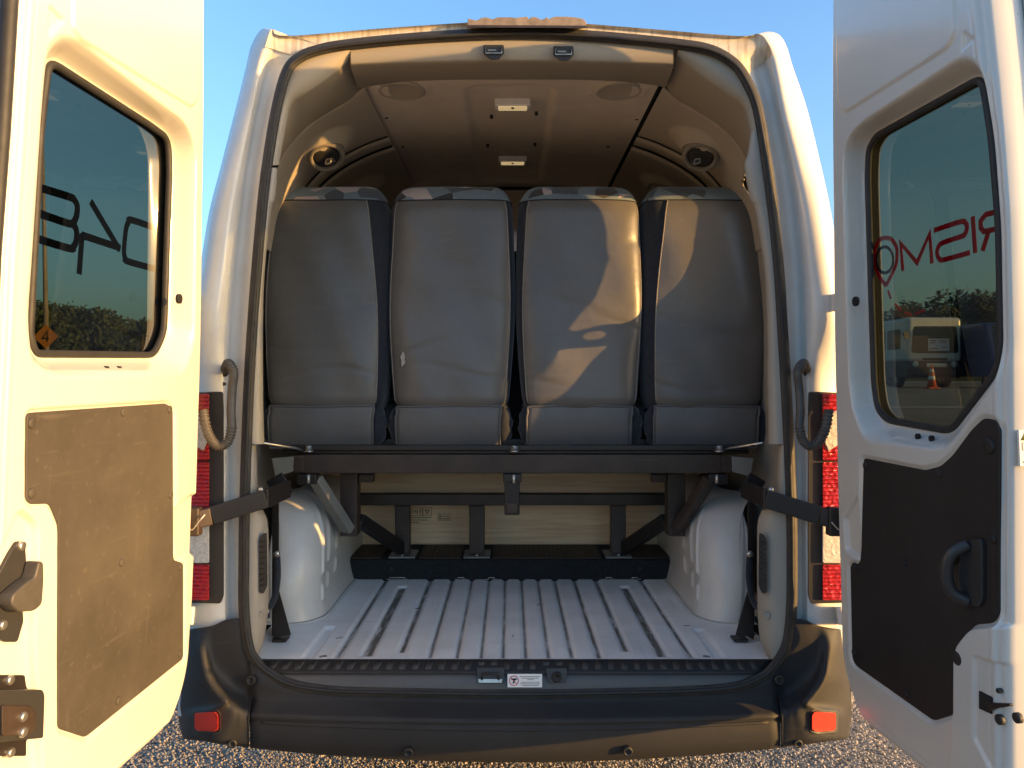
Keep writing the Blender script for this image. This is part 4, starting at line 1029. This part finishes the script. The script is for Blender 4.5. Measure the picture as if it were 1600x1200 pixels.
# --- right door
PR = Plane(1, (1297, 300), -.18, R(5.5), .042)
yc = lambda pts: zz(pts, 1200, 0, .5)
yd = lambda pts: zz(pts, 1200, 560, .53333)
freeR = [(1528,-60),(1532,0),(1545,125),(1560,325),(1567,575),(1569,930),(1571,1250)]
glassR = [(1370,212),(1536,120),(1551,215),(1562,350),(1566,545),(1557,582),(1487,674),(1388,657),(1372,640),(1366,600),(1356,275),(1358,232)]
revealR = [(1342,192),(1500,86),(1522,88),(1542,116),(1557,215),(1568,350),(1572,545),(1562,592),(1492,692),(1475,705),(1352,692),(1334,650),(1322,235)]
panelR = yd([(276,292),(455,328),(500,316),(535,285),(592,208),(628,174),(660,182),(672,205),(672,752),(652,776),(602,780),(562,822),(550,870),(550,1040),(480,1062),(255,902),(243,882),(237,605),(265,600),(269,560)])
embR = [([(1326,-80),(1308,40),(1312,160),(1322,176),(1482,74),(1494,52),(1492,-80)], .006, .014, .02),
        ([(1505,50),(1522,62),(1502,78)], -.005, .01, .004),
        (yd([(222,470),(262,402),(268,590),(228,560)]), -.012, .02, .01),
        (yd([(555,850),(600,790),(700,780),(720,1000),(720,1300),(540,1300)]), .012, .02, .02),
        (yd([(618,870),(720,905),(720,1300),(618,1110)]), -.006, .012, .01),
        (yd([(345,232),(490,258),(488,268),(345,240)]), -.004, .008, .002)]
hingeR = [(1296,-60),(1296,0),(1297,300),(1301,600),(1309,930),(1311,1000)]
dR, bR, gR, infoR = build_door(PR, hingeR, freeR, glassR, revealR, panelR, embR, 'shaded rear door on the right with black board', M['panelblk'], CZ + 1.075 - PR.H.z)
for x, y, r in ((643,257,.016),(283,315,.010),(497,338,.010),(250,610,.010),(250,862,.010),(395,600,.009),(655,530,.009),(400,985,.009)):
    q = yd([(x, y)])[0]; disc('board_fastener', PR, q[0], q[1], r, M['panelblk'], bR, -.0035, .004)
disc('drain_hole', PR, 1335, 471, .0125, M['gapdark'], dR, -.001, .001)
for x, y in ((1416,683),(1437,686)): disc('drain_slot', PR, x, y, .007, M['gapdark'], dR, -.026, .001)
ph = pprism('pull_handle', PR, yd([(628,528),(600,530),(572,560),(566,600),(560,650),(572,705),(588,724),(626,726),(634,700),(634,545)]), -.004, .006, M['blacktrim'], dR, .008)
pth = cr([PR.P(*PR.uv(*yd([(x, y)])[0]), w_) for x, y, w_ in ((592,545,.004),(580,570,.032),(574,620,.040),(578,680,.032),(592,712,.004))], 8)
tube('grip', pth, .013, M['blacktrim'], ph, seg=10)
pprism('handle_latch', PR, yd([(530,585),(545,570),(562,575),(562,590),(545,602)]), -.004, .010, M['blacktrim'], ph, .002)
disc('rubber_plug', PR, 1503.5, 1028, .0165, M['rubber'], dR, .008, .006)
zq = lambda pts: zz(pts, 1430, 940, .21656)
lr = pprism('door_lock', PR, zq([(490,640),(585,690),(582,810),(490,770)]), -.004, .010, M['gapdark'], dR, .002)
pprism('lock_tongue', PR, zq([(560,715),(600,725),(735,730),(740,750),(640,765),(580,790)]), .008, .016, M['steel'], lr, .003)
for x, y in ((620,850),(748,838)):
    q = zq([(x, y)])[0]; disc('lock_bolt', PR, q[0], q[1], .010, M['rubber'], lr, .004, .004)
q = zq([(615,642)])[0]; disc('lock_bolt', PR, q[0], q[1], .005, M['rubber'], lr, .004, .003)
zw = lambda pts: zz(pts, 1340, 280, .33333)
circ = lambda cx_, cy_, rx, ry, a0, a1, n=26: [(cx_ + rx * math.cos(a0 + (a1 - a0) * i / n), cy_ + ry * math.sin(a0 + (a1 - a0) * i / n)) for i in range(n + 1)]
pin = [(133,498),(100,455),(84,405),(80,360),(84,318),(104,284),(132,275),(160,284),(182,320),(184,360),(176,410),(133,498)]
poly_strokes('lettering', PR, [zw(pin), zw([(212,430),(201,300),(278,392),(337,256),(348,395)]),
    zw([(357,240),(480,200),(505,205),(512,228),(502,258),(480,270),(395,300),(376,322),(372,350),(385,376),(410,376),(526,344)]),
    zw([(539,174),(551,346)]), zw([(660,150),(600,166),(576,196),(577,228),(592,246),(662,230)]), zw([(612,250),(585,336)]),
    ], .0115, M['crimson'], gR)
poly_strokes('trail_dashes', PR, [zw([(142,522),(155,560)]), zw([(174,585),(202,616)]), zw([(220,628),(252,635)]), zw([(270,632),(312,614)])], .0065, M['crimson'], gR)
poly_strokes('pin_ring', PR, [zw(circ(127,378,39,61,0,2*math.pi))], .008, M['greyfilm'], gR)
# warning label on the free edge of the right door
uE = float(np.interp(0, [0, 1], [infoR[2][300], infoR[2][300]]))
def epl(a, b, d):   # a: depth from inner face towards outside, b: height
    return PR.P(uE + .006 + d, b, -.020 - a)
vv0 = PR.uv(1568, 672)[1]; vv1 = PR.uv(1568, 728)[1]
ws = prism('warning_sticker', [(.0, vv0), (.04, vv0), (.04, vv1), (.0, vv1)], epl, -.002, .003, M['white'], dR, bevel=.0003)
vm = (vv0 + vv1) / 2
prism('warning_triangle', [(.012, vv0 - .004), (.003, vv0 - .020), (.021, vv0 - .020)], epl, .003, .0036, M['yellowink'], ws, bevel=0)
strokes('sticker_print', [[(.006, vm - .004), (.03, vm - .004), (.03, vm + .010), (.006, vm + .010), (.006, vm - .004)], [(.006, vv1 + .008), (.013, vv1 + .013), (.013, vv1 + .004), (.006, vv1 + .008)], [(.016, vv1 + .008), (.03, vv1 + .008)]], epl, .0014, M['greybrk'], ws, .003, .0036)
disc('red_dot', PR, 0, 0, .001, M['redink'], ws) if False else None

# ------------------------------------------------------------------ steel seat frame
fr0 = thing('seat_frame', (0, .6, PZ), 'black steel frame of beams and struts carrying the rear seats', 'seat frame')
def beam(name, x0, y0, x1, y1, Y, dep, m, parent=fr0, bevel=.004):
    a = W(x0, y0, Y); b = W(x1, y1, Y)
    return box(name, (a.x, Y, b.z), (b.x, Y + dep, a.z), m, parent, bevel=bevel)
mb = beam('main_beam', 470, 710, 1132, 740, .43, .05, M['steelbr'])
beam('upper_rail', 440, 696, 1170, 704, .42, .04, M['steel'], bevel=.002)
beam('upper_rail', 440, 704.5, 1170, 709, .435, .04, M['steel'], bevel=.002)
beam('seat_rail', 440, 686, 1170, 696, .56, .05, M['steel'], bevel=.002)
for X, sg in ((lambda x: x, -1), (lambda x: 1602 - x, 1)):
    prism('end_plate', [(X(424),716),(X(459),713),(X(458),737),(X(430),745)], lambda a, b, d: W(a, b, .40 + d), 0, .06, M['greybrk'], fr0, bevel=.003)
    prism('end_joint', rpoly([(X(457),713),(X(474),711),(X(474),738),(X(459),738)], 2), lambda a, b, d: W(a, b, .415 + d), 0, .06, M['steelbr'], fr0, bevel=.003)
    tube('stay_rod', [W(X(410), 692, .22), W(X(462), 700, .40), W(X(478), 706, .43)], .004, M['zinc'], fr0, seg=8)
    v_ = beam('hanger_post', min(X(531), X(558)), 740, max(X(531), X(558)), 838, .60, .07, M['steelbr'])
    a, b = W(X(492), 746, .46), W(X(544), 828, .60)
    bar('diagonal_brace', a, b, .05, .034, M['greybrk'] if sg < 0 else M['steelbr'], fr0, up=(0, 0, 1), bevel=.004)
    bar('diagonal_brace', W(X(560), 812, .70), W(X(632), 860, .98), .04, .050, M['steel'], fr0, bevel=.004)
    prism('gusset', [(X(530),838),(X(556),838),(X(556),800)], lambda a, b, d: W(a, b, .595 + d), 0, .006, M['steelbr'], fr0, bevel=.001)
    bx = beam('clamp_block', min(X(464), X(494)), 741, max(X(464), X(494)), 757, .42, .05, M['steel'])
    lathe('clamp_bolt', W(X(482), 747, .415), (0, 0, -1), [(.006, -.012), (.006, .016), (.004, .018)], M['zinc'], bx, seg=8)
    beam('clamp_block', min(X(560), X(583)), 741, max(X(560), X(583)), 754, .62, .04, M['steelbr'])
beam('lower_beam', 556, 772, 1048, 790, .93, .05, M['steelbr'])
for x0, x1 in ((617,640),(733,757),(955,978)):
    beam('post', x0, 789, x1, 866, .945, .05, M['steelbr'])
    a = W((x0 + x1) / 2, 868, .93)
    tube('weld_bead', [W(x0 + (x1 - x0) * k / 12, 790.5 + .5 * (k % 2), .944) for k in range(13)], .0035, M['steelbr'], fr0, seg=6)
    tube('weld_bead', [W(x0 + (x1 - x0) * k / 12, 864.5 + .5 * (k % 2), .944) for k in range(13)], .0035, M['steelbr'], fr0, seg=6)
    bx = box('foot_plate', (a.x - .055, .915, PZ + .002), (a.x + .055, 1.05, PZ + .010), M['greybrk'], fr0, bevel=.002)
    lathe('foot_bolt', Vector((a.x, .93, PZ + .010)), (0, 0, 1), [(.008, 0), (.008, .006), (.004, .008)], M['zinc'], bx, seg=6)
ct = beam('centre_hanger', 788, 741, 812, 805, .42, .04, M['steel'])
beam('hanger_notch', 791, 786, 809, 803, .415, .01, M['steelbr'])
bx = beam('clamp_block', 786, 741, 815, 754, .41, .05, M['steel'])
lathe('clamp_bolt', W(803, 747, .41), (0, 0, -1), [(.006, -.012), (.006, .016), (.004, .018)], M['zinc'], bx, seg=8)
for px in (483, 804, 1124):
    c = W(px, 706, .405)
    lathe('rail_bolt', c, (0, 0, 1), [(.017, 0), (.017, .004), (.012, .005), (.012, .020), (.008, .022)], M['zinc'], fr0, seg=6)

# ------------------------------------------------------------------ seats
def seat(cx_px, label, kw, lean=0.0):
    s = F / (.53 - CAMY)
    cxw = (cx_px - VX) / s
    zb_, zt = CZ + (VY - 640) / s, CZ + (VY - 281) / s
    root = thing('bus_seat', (cxw, .60, zb_), label, 'bus seat', 'row of four seats seen from behind')
    Hs = zt - zb_
    NH, NT = 70, 96; NN = 4.2
    def sec(h, th, off=0.0):
        """h 0..1 height, th angle (0 = right side, pi/2 = rear)"""
        a = .207 + .029 * math.sin(min(1, h / .55) * math.pi / 2) - .014 * max(0, (h - .45) / .55) ** 1.5
        b = .125 - .02 * h
        k = 1.0; zz_ = zb_ + Hs * h
        if h > .85:
            q = (h - .85) / .15; k = max(0.02, (1 - q ** 2.1)) ** (1 / 2.1)
        if h < .06:
            q = (.06 - h) / .06; k = (1 - .18 * q ** 2)
        n = NN
        c, sn = math.cos(th), math.sin(th)
        x = (a * (.66 + .34 * k) + off) * math.copysign(abs(c) ** (2 / n), c)
        y = -(b * k + off) * math.copysign(abs(sn) ** (2 / n), sn)
        # soft upholstery waviness
        wv = .0035 * math.sin(h * 7 + x * 9 + cx_px) + .002 * math.sin(x * 31 + h * 11 + cx_px * .3)
        for q, (h0_, am, fr_q, wd_) in enumerate(((.30, .06, 7.0, .016), (.44, .09, 5.0, .022), (.12, .03, 11.0, .014), (.70, .05, 6.0, .03))):
            hc = h0_ + .05 * math.sin(cx_px * 1.7 + q * 2.1) + am * math.sin(x * fr_q + cx_px + q)
            wv -= .0030 * math.exp(-((h - hc) / wd_) ** 2) * (.5 + .5 * math.sin(x * 9 + cx_px * .7 + q * 1.9))
        wv += .004 * math.exp(-((abs(x) - .17) / .04) ** 2) * math.sin(h * 23 + cx_px)* .35
        x += lean * (h - .5)
        return Vector((cxw + x, .605 + .045 * h + y - (wv if sn > .3 else 0), zz_))
    def ang(f): return math.acos(min(1, max(0, f)) ** (NN / 2))
    def patch(name, t0, t1, h0, h1, m, nt_, nh_, off, parent=root, **k):
        rows = []
        for j in range(nh_ + 1):
            hh = h0 + (h1 - h0) * j / nh_
            a0 = t0(hh) if callable(t0) else t0; a1 = t1(hh) if callable(t1) else t1
            rows.append([sec(hh, a0 + (a1 - a0) * i / nt_, off) for i in range(nt_ + 1)])
        return grid(name, rows, m, parent, **k)
    hv = .918
    core = [[sec(j / NH, 2 * math.pi * i / NT) for i in range(NT)] for j in range(NH + 1)]
    seatb = grid('seat_back', core, M['navy'], root, cu=True)
    lt, lb, rt, rb = kw
    tA = lambda h: ang(rb + (rt - rb) * max(0, h) ** 1.2)
    tB = lambda h: math.pi - ang(lb + (lt - lb) * max(0, h) ** 1.2)
    vin = patch('back_cover', tA, tB, .008, hv, M['vinyl'], 90, 130, .0026)
    patch('top_cover', -.35, math.pi + .35, hv, 1.0, M['fabric'], 100, 14, .0026)
    tube('top_seam', [sec(hv, -.3 + (math.pi + .6) * i / 60, .003) for i in range(61)], .0028, M['navy'], root, seg=6)
    for t in (tA, tB):
        tube('side_seam', [sec(.03 + (hv - .03) * i / 50, t(.03 + (hv - .03) * i / 50), .0030) for i in range(51)], .0021, M['thread'], vin, seg=6)
    # lower flap
    hw = .188; cxf = cxw - .008; z1 = CZ + (VY - 634) / s; z0 = CZ + (VY - 699) / s
    rows = []
    for j in range(13):
        q = j / 12; r = []
        for i in range(21):
            x = -hw + 2 * hw * i / 20
            e = abs(x) / hw
            r.append(Vector((cxf + x * (1 - .01 * q) + (0.004 if q < .2 else 0), .492 - .010 * math.sin(q * 3.1) + .012 * q + .006 * e ** 6 + .0022 * math.sin(x * 23 + cx_px), z1 + (z0 - z1) * q + .0025 * math.sin(x * 14 + cx_px) * (1 - q))))
        rows.append(r)
    fp = grid('lower_flap', rows, M['vinyl2'], root, solid=.006)
    edge = [r[0] for r in rows] + rows[-1][1:] + [r[-1] for r in rows[::-1]][1:] + rows[0][::-1][1:-1]
    tube('flap_piping', [p + Vector((0, -.002, 0)) for p in edge], .0042, M['vinyl2'], fp, seg=6, closed=True)
    # side bolsters of the cushion, seen beside the flap
    for sg in (-1, 1):
        rows = []
        for j in range(11):
            q = -1 + 2 * j / 10; rr_ = math.sqrt(max(0.01, 1 - q * q))
            rows.append([Vector((cxw + sg * (.192 + .032 * rr_ * math.cos(a) ) + .004 * math.sin(q * 9 + a * 3), .53 + .03 * rr_ * math.sin(a), z0 + .012 + (z1 - z0) * .45 + q * (z1 - z0) * .48)) for a in [2 * math.pi * i / 14 for i in range(14)]])
        grid('cushion_bolster', rows, M['navy'] if (sg + int(cx_px)) % 2 else M['vinyl2'], root, cu=True)
    # legs down to the rail
    for sg in (-1, 1):
        box('seat_bracket', (cxw + sg * .12 - .02, .56, CZ + (VY - 697) / s - .03), (cxw + sg * .12 + .02, .64, zb_ + .03), M['steel'], root)
    box('cushion', (cxw - .205, .62, zb_ - .085), (cxw + .205, 1.06, zb_ + .03), M['navy'], root, bevel=.03)
    return root, sec, vin
s1 = seat(508, 'grey vinyl seat against the left pillar, leftmost of the four', (.78, .99, .66, .88), -.01)
s2 = seat(704.5, 'grey vinyl seat with a small tear low on its back', (.90, .95, .88, .92))
s3 = seat(906.5, 'grey vinyl seat with bright diagonal sunlight across its back', (.83, .91, .94, .93))
s4 = seat(1102.5, 'grey vinyl seat beside the right pillar, rightmost of the four', (.60, .86, .90, .99), .01)
# tear in the second seat
foam = mat('foam', (.50, .47, .42), .9, nz=(200, .5))
rt_ = random.Random(3)
tp_ = [(0, 0), (2.5, 3), (4, 8), (3, 13), (4.5, 17), (2, 22), (-1, 25), (-2.5, 19), (-1.5, 14), (-3.5, 9), (-2, 4)]
pr_ = lambda a, b, d: W(629 + a, 549 + b, .490 + d + .0005 * b * 0)
prism('vinyl_tear', [(a + rt_.uniform(-.6, .6), b) for a, b in tp_], pr_, -.004, .02, foam, s2[2], bevel=.001)

# ------------------------------------------------------------------ surroundings seen through the door windows
leafm = [mat('leaf_%d' % i, c, .7, nz=(2.0, .45)) for i, c in enumerate(((.055, .075, .022), (.045, .062, .02), (.07, .085, .03)))]
barkm = mat('bark', (.10, .075, .05), .9, nz=(8, .4))
def tree(x, y, h, rx, label, group, cat='tree', dens=9000, ls=.20):
    z0 = gz(x, y); t = thing('leafy_tree', (x, y, z0), label, cat, group)
    b = Vector((x, y, z0 - .1))
    tp = [b, b + Vector((.05, 0, h * .25)), b + Vector((-.08, .1, h * .5)), b + Vector((.05, 0, h * .8))]
    tr = tube('trunk', cr(tp, 4), lambda q: .16 * (1 - .8 * q) + .02, barkm, t, seg=7)
    for k in range(5):
        a = random.uniform(0, 6.28); st = b + Vector((0, 0, h * random.uniform(.25, .5))); en = st + Vector((math.cos(a) * rx * .7, math.sin(a) * rx * .7, h * random.uniform(.15, .35)))
        tube('limb', [st, st.lerp(en, .5) + Vector((0, 0, .1)), en], lambda q: .06 * (1 - .7 * q), barkm, tr, seg=5)
    cl = [(random.uniform(-.75, .75) * rx, random.uniform(-.75, .75) * rx, h * random.uniform(.32, .86), rx * random.uniform(.28, .52)) for _ in range(16)]
    V_, F_ = [], []
    for k in range(dens):
        cx_, cy_, cz_, cr_ = random.choice(cl)
        d = Vector((random.gauss(0, 1), random.gauss(0, 1), random.gauss(0, .8))).normalized() * cr_ * random.uniform(.55, 1.05)
        p = b + Vector((cx_, cy_, cz_)) + d
        if p.z < z0 + .3: continue
        u = Vector((random.gauss(0, 1), random.gauss(0, 1), random.gauss(0, 1))).normalized(); v = u.orthogonal().normalized()
        s_ = ls * random.uniform(.5, 1.2); k0 = len(V_)
        V_ += [p - u * s_, p + v * s_ * .5, p + u * s_, p - v * s_ * .5]; F_.append((k0, k0 + 1, k0 + 2, k0 + 3))
    mk('crown', V_, F_, random.choice(leafm), t, smooth=False)
    return t
lx = [(-33.5, 47, 5.0, 3.0, 'tall bushy tree behind the numbered sign'), (-30.2, 46, 5.3, 3.0, 'bushy tree right of the lamp post through the left window'), (-27.6, 48, 5.0, 2.8, 'rounded tree mid window through the left door glass'), (-25.6, 50, 4.4, 2.6, 'low tree nearest the pale building')]
for x, y, h, r_, l in lx: tree(x, y, h, r_, l, 'trees beyond the left door glass')
rx_ = [(30.5, 58, 6.4, 3.6, 'dark tree behind the parked bus'), (34.5, 60, 7.2, 3.8, 'dark tree just right of the parked bus roof'), (38.2, 59, 7.3, 3.8, 'tall dark tree in the middle of the right window'), (41.8, 60, 7.6, 3.9, 'dark tree above the blue covered vehicle'), (46.0, 62, 7.4, 4.0, 'dark tree at the far right window edge')]
for x, y, h, r_, l in rx_: tree(x, y, h, r_, l, 'trees beyond the right door glass', dens=9000, ls=.26)
# palm
x, y = -21.0, 41.0; z0 = gz(x, y); pm = thing('palm_tree', (x, y, z0), 'small spiky palm at the right side of the left window', 'palm')
tube('trunk', [Vector((x, y, z0)), Vector((x + .05, y, z0 + 1.6)), Vector((x, y, z0 + 2.9))], .13, barkm, pm, seg=8)
for k in range(26):
    a = random.uniform(0, 6.28); el = random.uniform(-.5, 1.2); L = random.uniform(.9, 1.4); c0 = Vector((x, y, z0 + 2.9)); d = Vector((math.cos(a) * math.cos(el), math.sin(a) * math.cos(el), math.sin(el)))
    sd = d.cross(Vector((0, 0, 1))).normalized() * .10
    pp_ = [c0, c0 + d * L * .6 + Vector((0, 0, .05)), c0 + d * L + Vector((0, 0, -.25))]
    mk('frond', [pp_[0] - sd * .3, pp_[0] + sd * .3, pp_[1] + sd, pp_[2], pp_[1] - sd], [(0, 1, 2, 3, 4)], leafm[1], pm, smooth=False)
# lamp post and numbered sign
x, y = -16.6, 25.0; z0 = gz(x, y)
lp = thing('lamp_post', (x, y, z0), 'tall grey lamp post seen through the left door window', 'lamp post')
gal = mat('galvanised_post', (.30, .25, .20), .5, nz=(6, .2))
tube('post', [Vector((x, y, z0)), Vector((x - .1, y, z0 + 5)), Vector((x - .22, y, z0 + 10.5))], lambda t: .095 - .045 * t, gal, lp, seg=12)
box('post_base', (x - .2, y - .2, z0 - .02), (x + .2, y + .2, z0 + .10), gal, lp)
tube('lamp_arm', [Vector((x - .22, y, z0 + 10.4)), Vector((x - .9, y, z0 + 10.9)), Vector((x - 1.7, y, z0 + 11.0))], .04, gal, lp, seg=8)
box('lamp_head', (x - 2.3, y - .14, z0 + 10.93), (x - 1.6, y + .14, z0 + 11.08), gal, lp, bevel=.03)
sx_, sy_ = -15.80, 23.6; z0 = gz(sx_, sy_); szc = CZ + (VY - 526) / F * (sy_ - CAMY)
sg_ = thing('numbered_sign', (sx_, sy_, z0), 'orange diamond sign with a black number 4', 'road sign')
tube('sign_post', [Vector((sx_, sy_ + .04, z0)), Vector((sx_, sy_ + .04, szc + .3))], .03, gal, sg_, seg=8)
r_ = .42
sp2 = prism('sign_plate', rpoly([(-r_, 0), (0, -r_), (r_, 0), (0, r_)], .06), lambda a, b, d: Vector((sx_ + a, sy_ + d, szc + b)), -.006, .006, mat('sign_orange', (.62, .22, .02), .5, nz=(8, .15)), sg_, bevel=.002)
strokes('sign_number', [[(.05, -.17), (.05, .17), (-.12, -.06), (.12, -.06)]], lambda a, b, d: Vector((sx_ + a, sy_ - .009 + d, szc + b)), .05, M['ink'], sg_, -.002, .002)
# pale buildings on the left
def building(x0, x1, y, h, label, nwin):
    z0 = gz(x0, y); b = thing('pale_building', ((x0 + x1) / 2, y, z0), label, 'building')
    bw = mat('pale_render', (.62, .55, .46), .8, nz=(.6, .12))
    box('wall', (x0, y, z0 - .2), (x1, y + 8, z0 + h), bw, b, bevel=.02)
    box('roof', (x0 - .2, y - .2, z0 + h), (x1 + .2, y + 8.2, z0 + h + .25), M['greybrk'], b, bevel=.02)
    for k in range(nwin):
        xa = x0 + .6 + k * (x1 - x0 - 1.2) / max(1, nwin); wd = (x1 - x0 - 1.2) / nwin * .6
        wn = box('window', (xa, y - .06, z0 + h - 1.5), (xa + wd, y + .02, z0 + h - .5), M['white'], b, bevel=.01)
        box('pane', (xa + .08, y - .07, z0 + h - 1.42), (xa + wd - .08, y - .055, z0 + h - .58), M['gapdark'], wn, bevel=0)
building(-33.5, -27.0, 62, 3.6, 'pale flat-roofed building behind the trees in the left window', 4)
# white tent roof left
tx, ty = -43.8, 64; z0 = gz(tx, ty); tn = thing('white_tent', (tx, ty, z0), 'white vaulted tent roof above the trees, far left', 'tent')
grid('canopy', [[Vector((tx + 3.2 * math.cos(a), ty + d, z0 + 3.0 + 2.6 * math.sin(a))) for a in [math.pi * i / 14 for i in range(15)]] for d in (0, 6)], M['white'], tn, solid=.05)
mk('end_wall', [Vector((tx + 3.15 * math.cos(a), ty + .3, z0 + 3.0 + 2.55 * math.sin(a))) for a in [math.pi * i / 14 for i in range(15)]], [tuple(range(15))], M['white'], tn, smooth=False)
for sx2 in (-3.1, 3.1):
    for d in (0.1, 5.9): tube('tent_pole', [Vector((tx + sx2, ty + d, z0)), Vector((tx + sx2, ty + d, z0 + 3.05))], .05, M['zinc'], tn, seg=6)

# vehicles on the right
def sbox(name, lo, hi, m, parent, r): return box(name, lo, hi, m, parent, bevel=r, seg=4)
def wheels(parent, xs_, ys_, z0, r=.33):
    for x in xs_:
        for y in ys_:
            w_ = lathe('wheel', (x, y, z0 + r), (1, 0, 0), [(r * .6, -.1), (r, -.08), (r, .08), (r * .6, .1)], M['rubber'], parent, seg=20)
            lathe('rim', (x, y, z0 + r), (1, 0, 0), [(r * .55, -.105), (r * .55, .105)], M['zinc'], w_, seg=14)
bx, by = 15.8, 26.0; z0 = gz(bx, by)
busw = mat('bus_white', (.70, .68, .63), .35, nz=(2, .08), coat=.3)
dgl = mat('dark_vehicle_glass', (.015, .018, .02), .08, nz=(3, .2))
bs = thing('parked_bus', (bx, by + 3, z0), 'white parked bus facing the camera with a placard behind its windscreen', 'bus')
bd = sbox('body', (bx - 1.02, by, z0 + .95), (bx + 1.02, by + 6.5, z0 + 2.62), busw, bs, .16)
sbox('lower_body', (bx - 1.0, by + .03, z0 + .35), (bx + 1.0, by + 6.45, z0 + .96), mat('bus_dark_skirt', (.05, .05, .055), .5, nz=(3, .2)), bs, .08)
prism('windscreen', rpoly([(-.88, 1.28), (.88, 1.28), (.80, 2.28), (-.80, 2.28)], .14), lambda a, b, d: Vector((bx + a, by - .012 + d, z0 + b)), 0, .03, dgl, bs, bevel=.004)
pc = box('placard', (bx - .26, by - .03, z0 + 1.36), (bx + .52, by - .014, z0 + 1.82), M['white'], bs, bevel=.002)
strokes('placard_print', [[(-.20, 1.74), (.05, 1.74)], [(-.20, 1.66), (.02, 1.66)], [(.12, 1.74), (.44, 1.74)], [(.16, 1.67), (.44, 1.67)], [(.25, 1.5), (.44, 1.5)], [(-.2, 1.45), (.1, 1.45)]], lambda a, b, d: Vector((bx + a, by - .032 + d, z0 + b)), .03, M['redink'], pc, -.001, .001)
box('front_grille', (bx - .45, by - .012, z0 + 1.02), (bx + .45, by + .02, z0 + 1.10), M['rubber'], bs)
box('wiper', (bx - .6, by - .03, z0 + 1.30), (bx + .1, by - .016, z0 + 1.325), M['rubber'], bs, bevel=0)
sbox('front_bumper', (bx - 1.0, by - .12, z0 + .45), (bx + 1.0, by + .06, z0 + .72), M['bumper'], bs, .04)
for s in (-1, 1):
    lathe('headlight', (bx + s * .72, by + .02, z0 + .86), (0, -1, 0), [(.12, -.02), (.12, .03), (.05, .05)], M['clearlens'], bs)
    bar('mirror', Vector((bx + s * 1.0, by - .05, z0 + 2.0)), Vector((bx + s * 1.22, by - .12, z0 + 1.9)), .05, .26, M['rubber'], bs)
for k in range(5): prism('side_window', rpoly([(.5 + k * 1.15, 1.45), (1.5 + k * 1.15, 1.45), (1.5 + k * 1.15, 2.2), (.5 + k * 1.15, 2.2)], .08), lambda a, b, d: Vector((bx - 1.024 + d, by + a, z0 + b)), -.004, .01, dgl, bs, bevel=.003)
box('roof_rack', (bx - .7, by + 1.0, z0 + 2.62), (bx + .7, by + 2.2, z0 + 2.72), M['rubber'], bs)
wheels(bs, (bx - .86, bx + .86), (by + 1.0, by + 5.0), z0, .38)
box('lower_grille', (bx - .38, by - .13, z0 + .74), (bx + .38, by - .02, z0 + .90), M['zinc'], bs, bevel=.02)
def car(name, x, y, wd, hh, L, m, label, cat):
    z0 = gz(x, y); c = thing(name, (x, y + L / 2, z0), label, cat)
    pr = [(0, .38), (.02, .72), (.12, .86), (1.05, .98), (1.55, hh), (L - .9, hh + .02), (L - .15, 1.02), (L, .95), (L, .4)]
    prism('body', rpoly(pr, .12), lambda a, b, d: Vector((x + d, y + a, z0 + b)), -wd / 2, wd / 2, m, c, bevel=.08, seg=3)
    prism('windscreen', [(-wd / 2 + .14, 1.02), (wd / 2 - .14, 1.02), (wd / 2 - .26, hh - .06), (-wd / 2 + .26, hh - .06)], lambda a, b, d: Vector((x + a, y + 1.05 + (b - .98) / (hh - .98) * .5 - .012 + d, z0 + b)), 0, .02, dgl, c, bevel=.002)
    box('grille', (x - .42, y - .015, z0 + .55), (x + .42, y + .02, z0 + .72), M['rubber'], c)
    box('front_bumper', (x - wd / 2 + .02, y - .08, z0 + .32), (x + wd / 2 - .02, y + .05, z0 + .52), M['bumper'], c, bevel=.03)
    for s in (-1, 1): lathe('headlight', (x + s * (wd / 2 - .28), y + .03, z0 + .72), (0, -1, 0), [(.10, -.02), (.10, .03), (.04, .05)], M['clearlens'], c)
    wheels(c, (x - wd / 2 + .1, x + wd / 2 - .1), (y + .75, y + L - .8), z0)
    return c
car('covered_vehicle', 18.3, 23.6, 2.4, 2.35, 5.0, mat('blue_car_paint', (.006, .022, .16), .35, nz=(2, .2), coat=.4), 'dark blue tall vehicle parked right of the bus', 'vehicle')
def cone(x, y, label):
    z0 = gz(x, y); c = thing('traffic_cone', (x, y, z0), label, 'traffic cone', 'cones before the parked bus')
    org = mat('cone_orange', (.62, .10, .02), .5, nz=(6, .15))
    box('base', (x - .18, y - .18, z0 + .0), (x + .18, y + .18, z0 + .05), org, c, bevel=.01)
    P_ = lambda h: .15 - .125 * (h / .75)
    lathe('body', (x, y, z0), (0, 0, 1), [(P_(.05), .05), (P_(.75), .75)], org, c, seg=18)
    for a, b in ((.28, .40), (.52, .62)):
        lathe('stripe', (x, y, z0), (0, 0, 1), [(P_(a) + .004, a), (P_(b) + .004, b)], M['white'], c, seg=18)
cone(13.35, 21.8, 'orange traffic cone nearest the right door window centre')
cone(11.55, 21.8, 'orange traffic cone left of the other, by the window pillar')
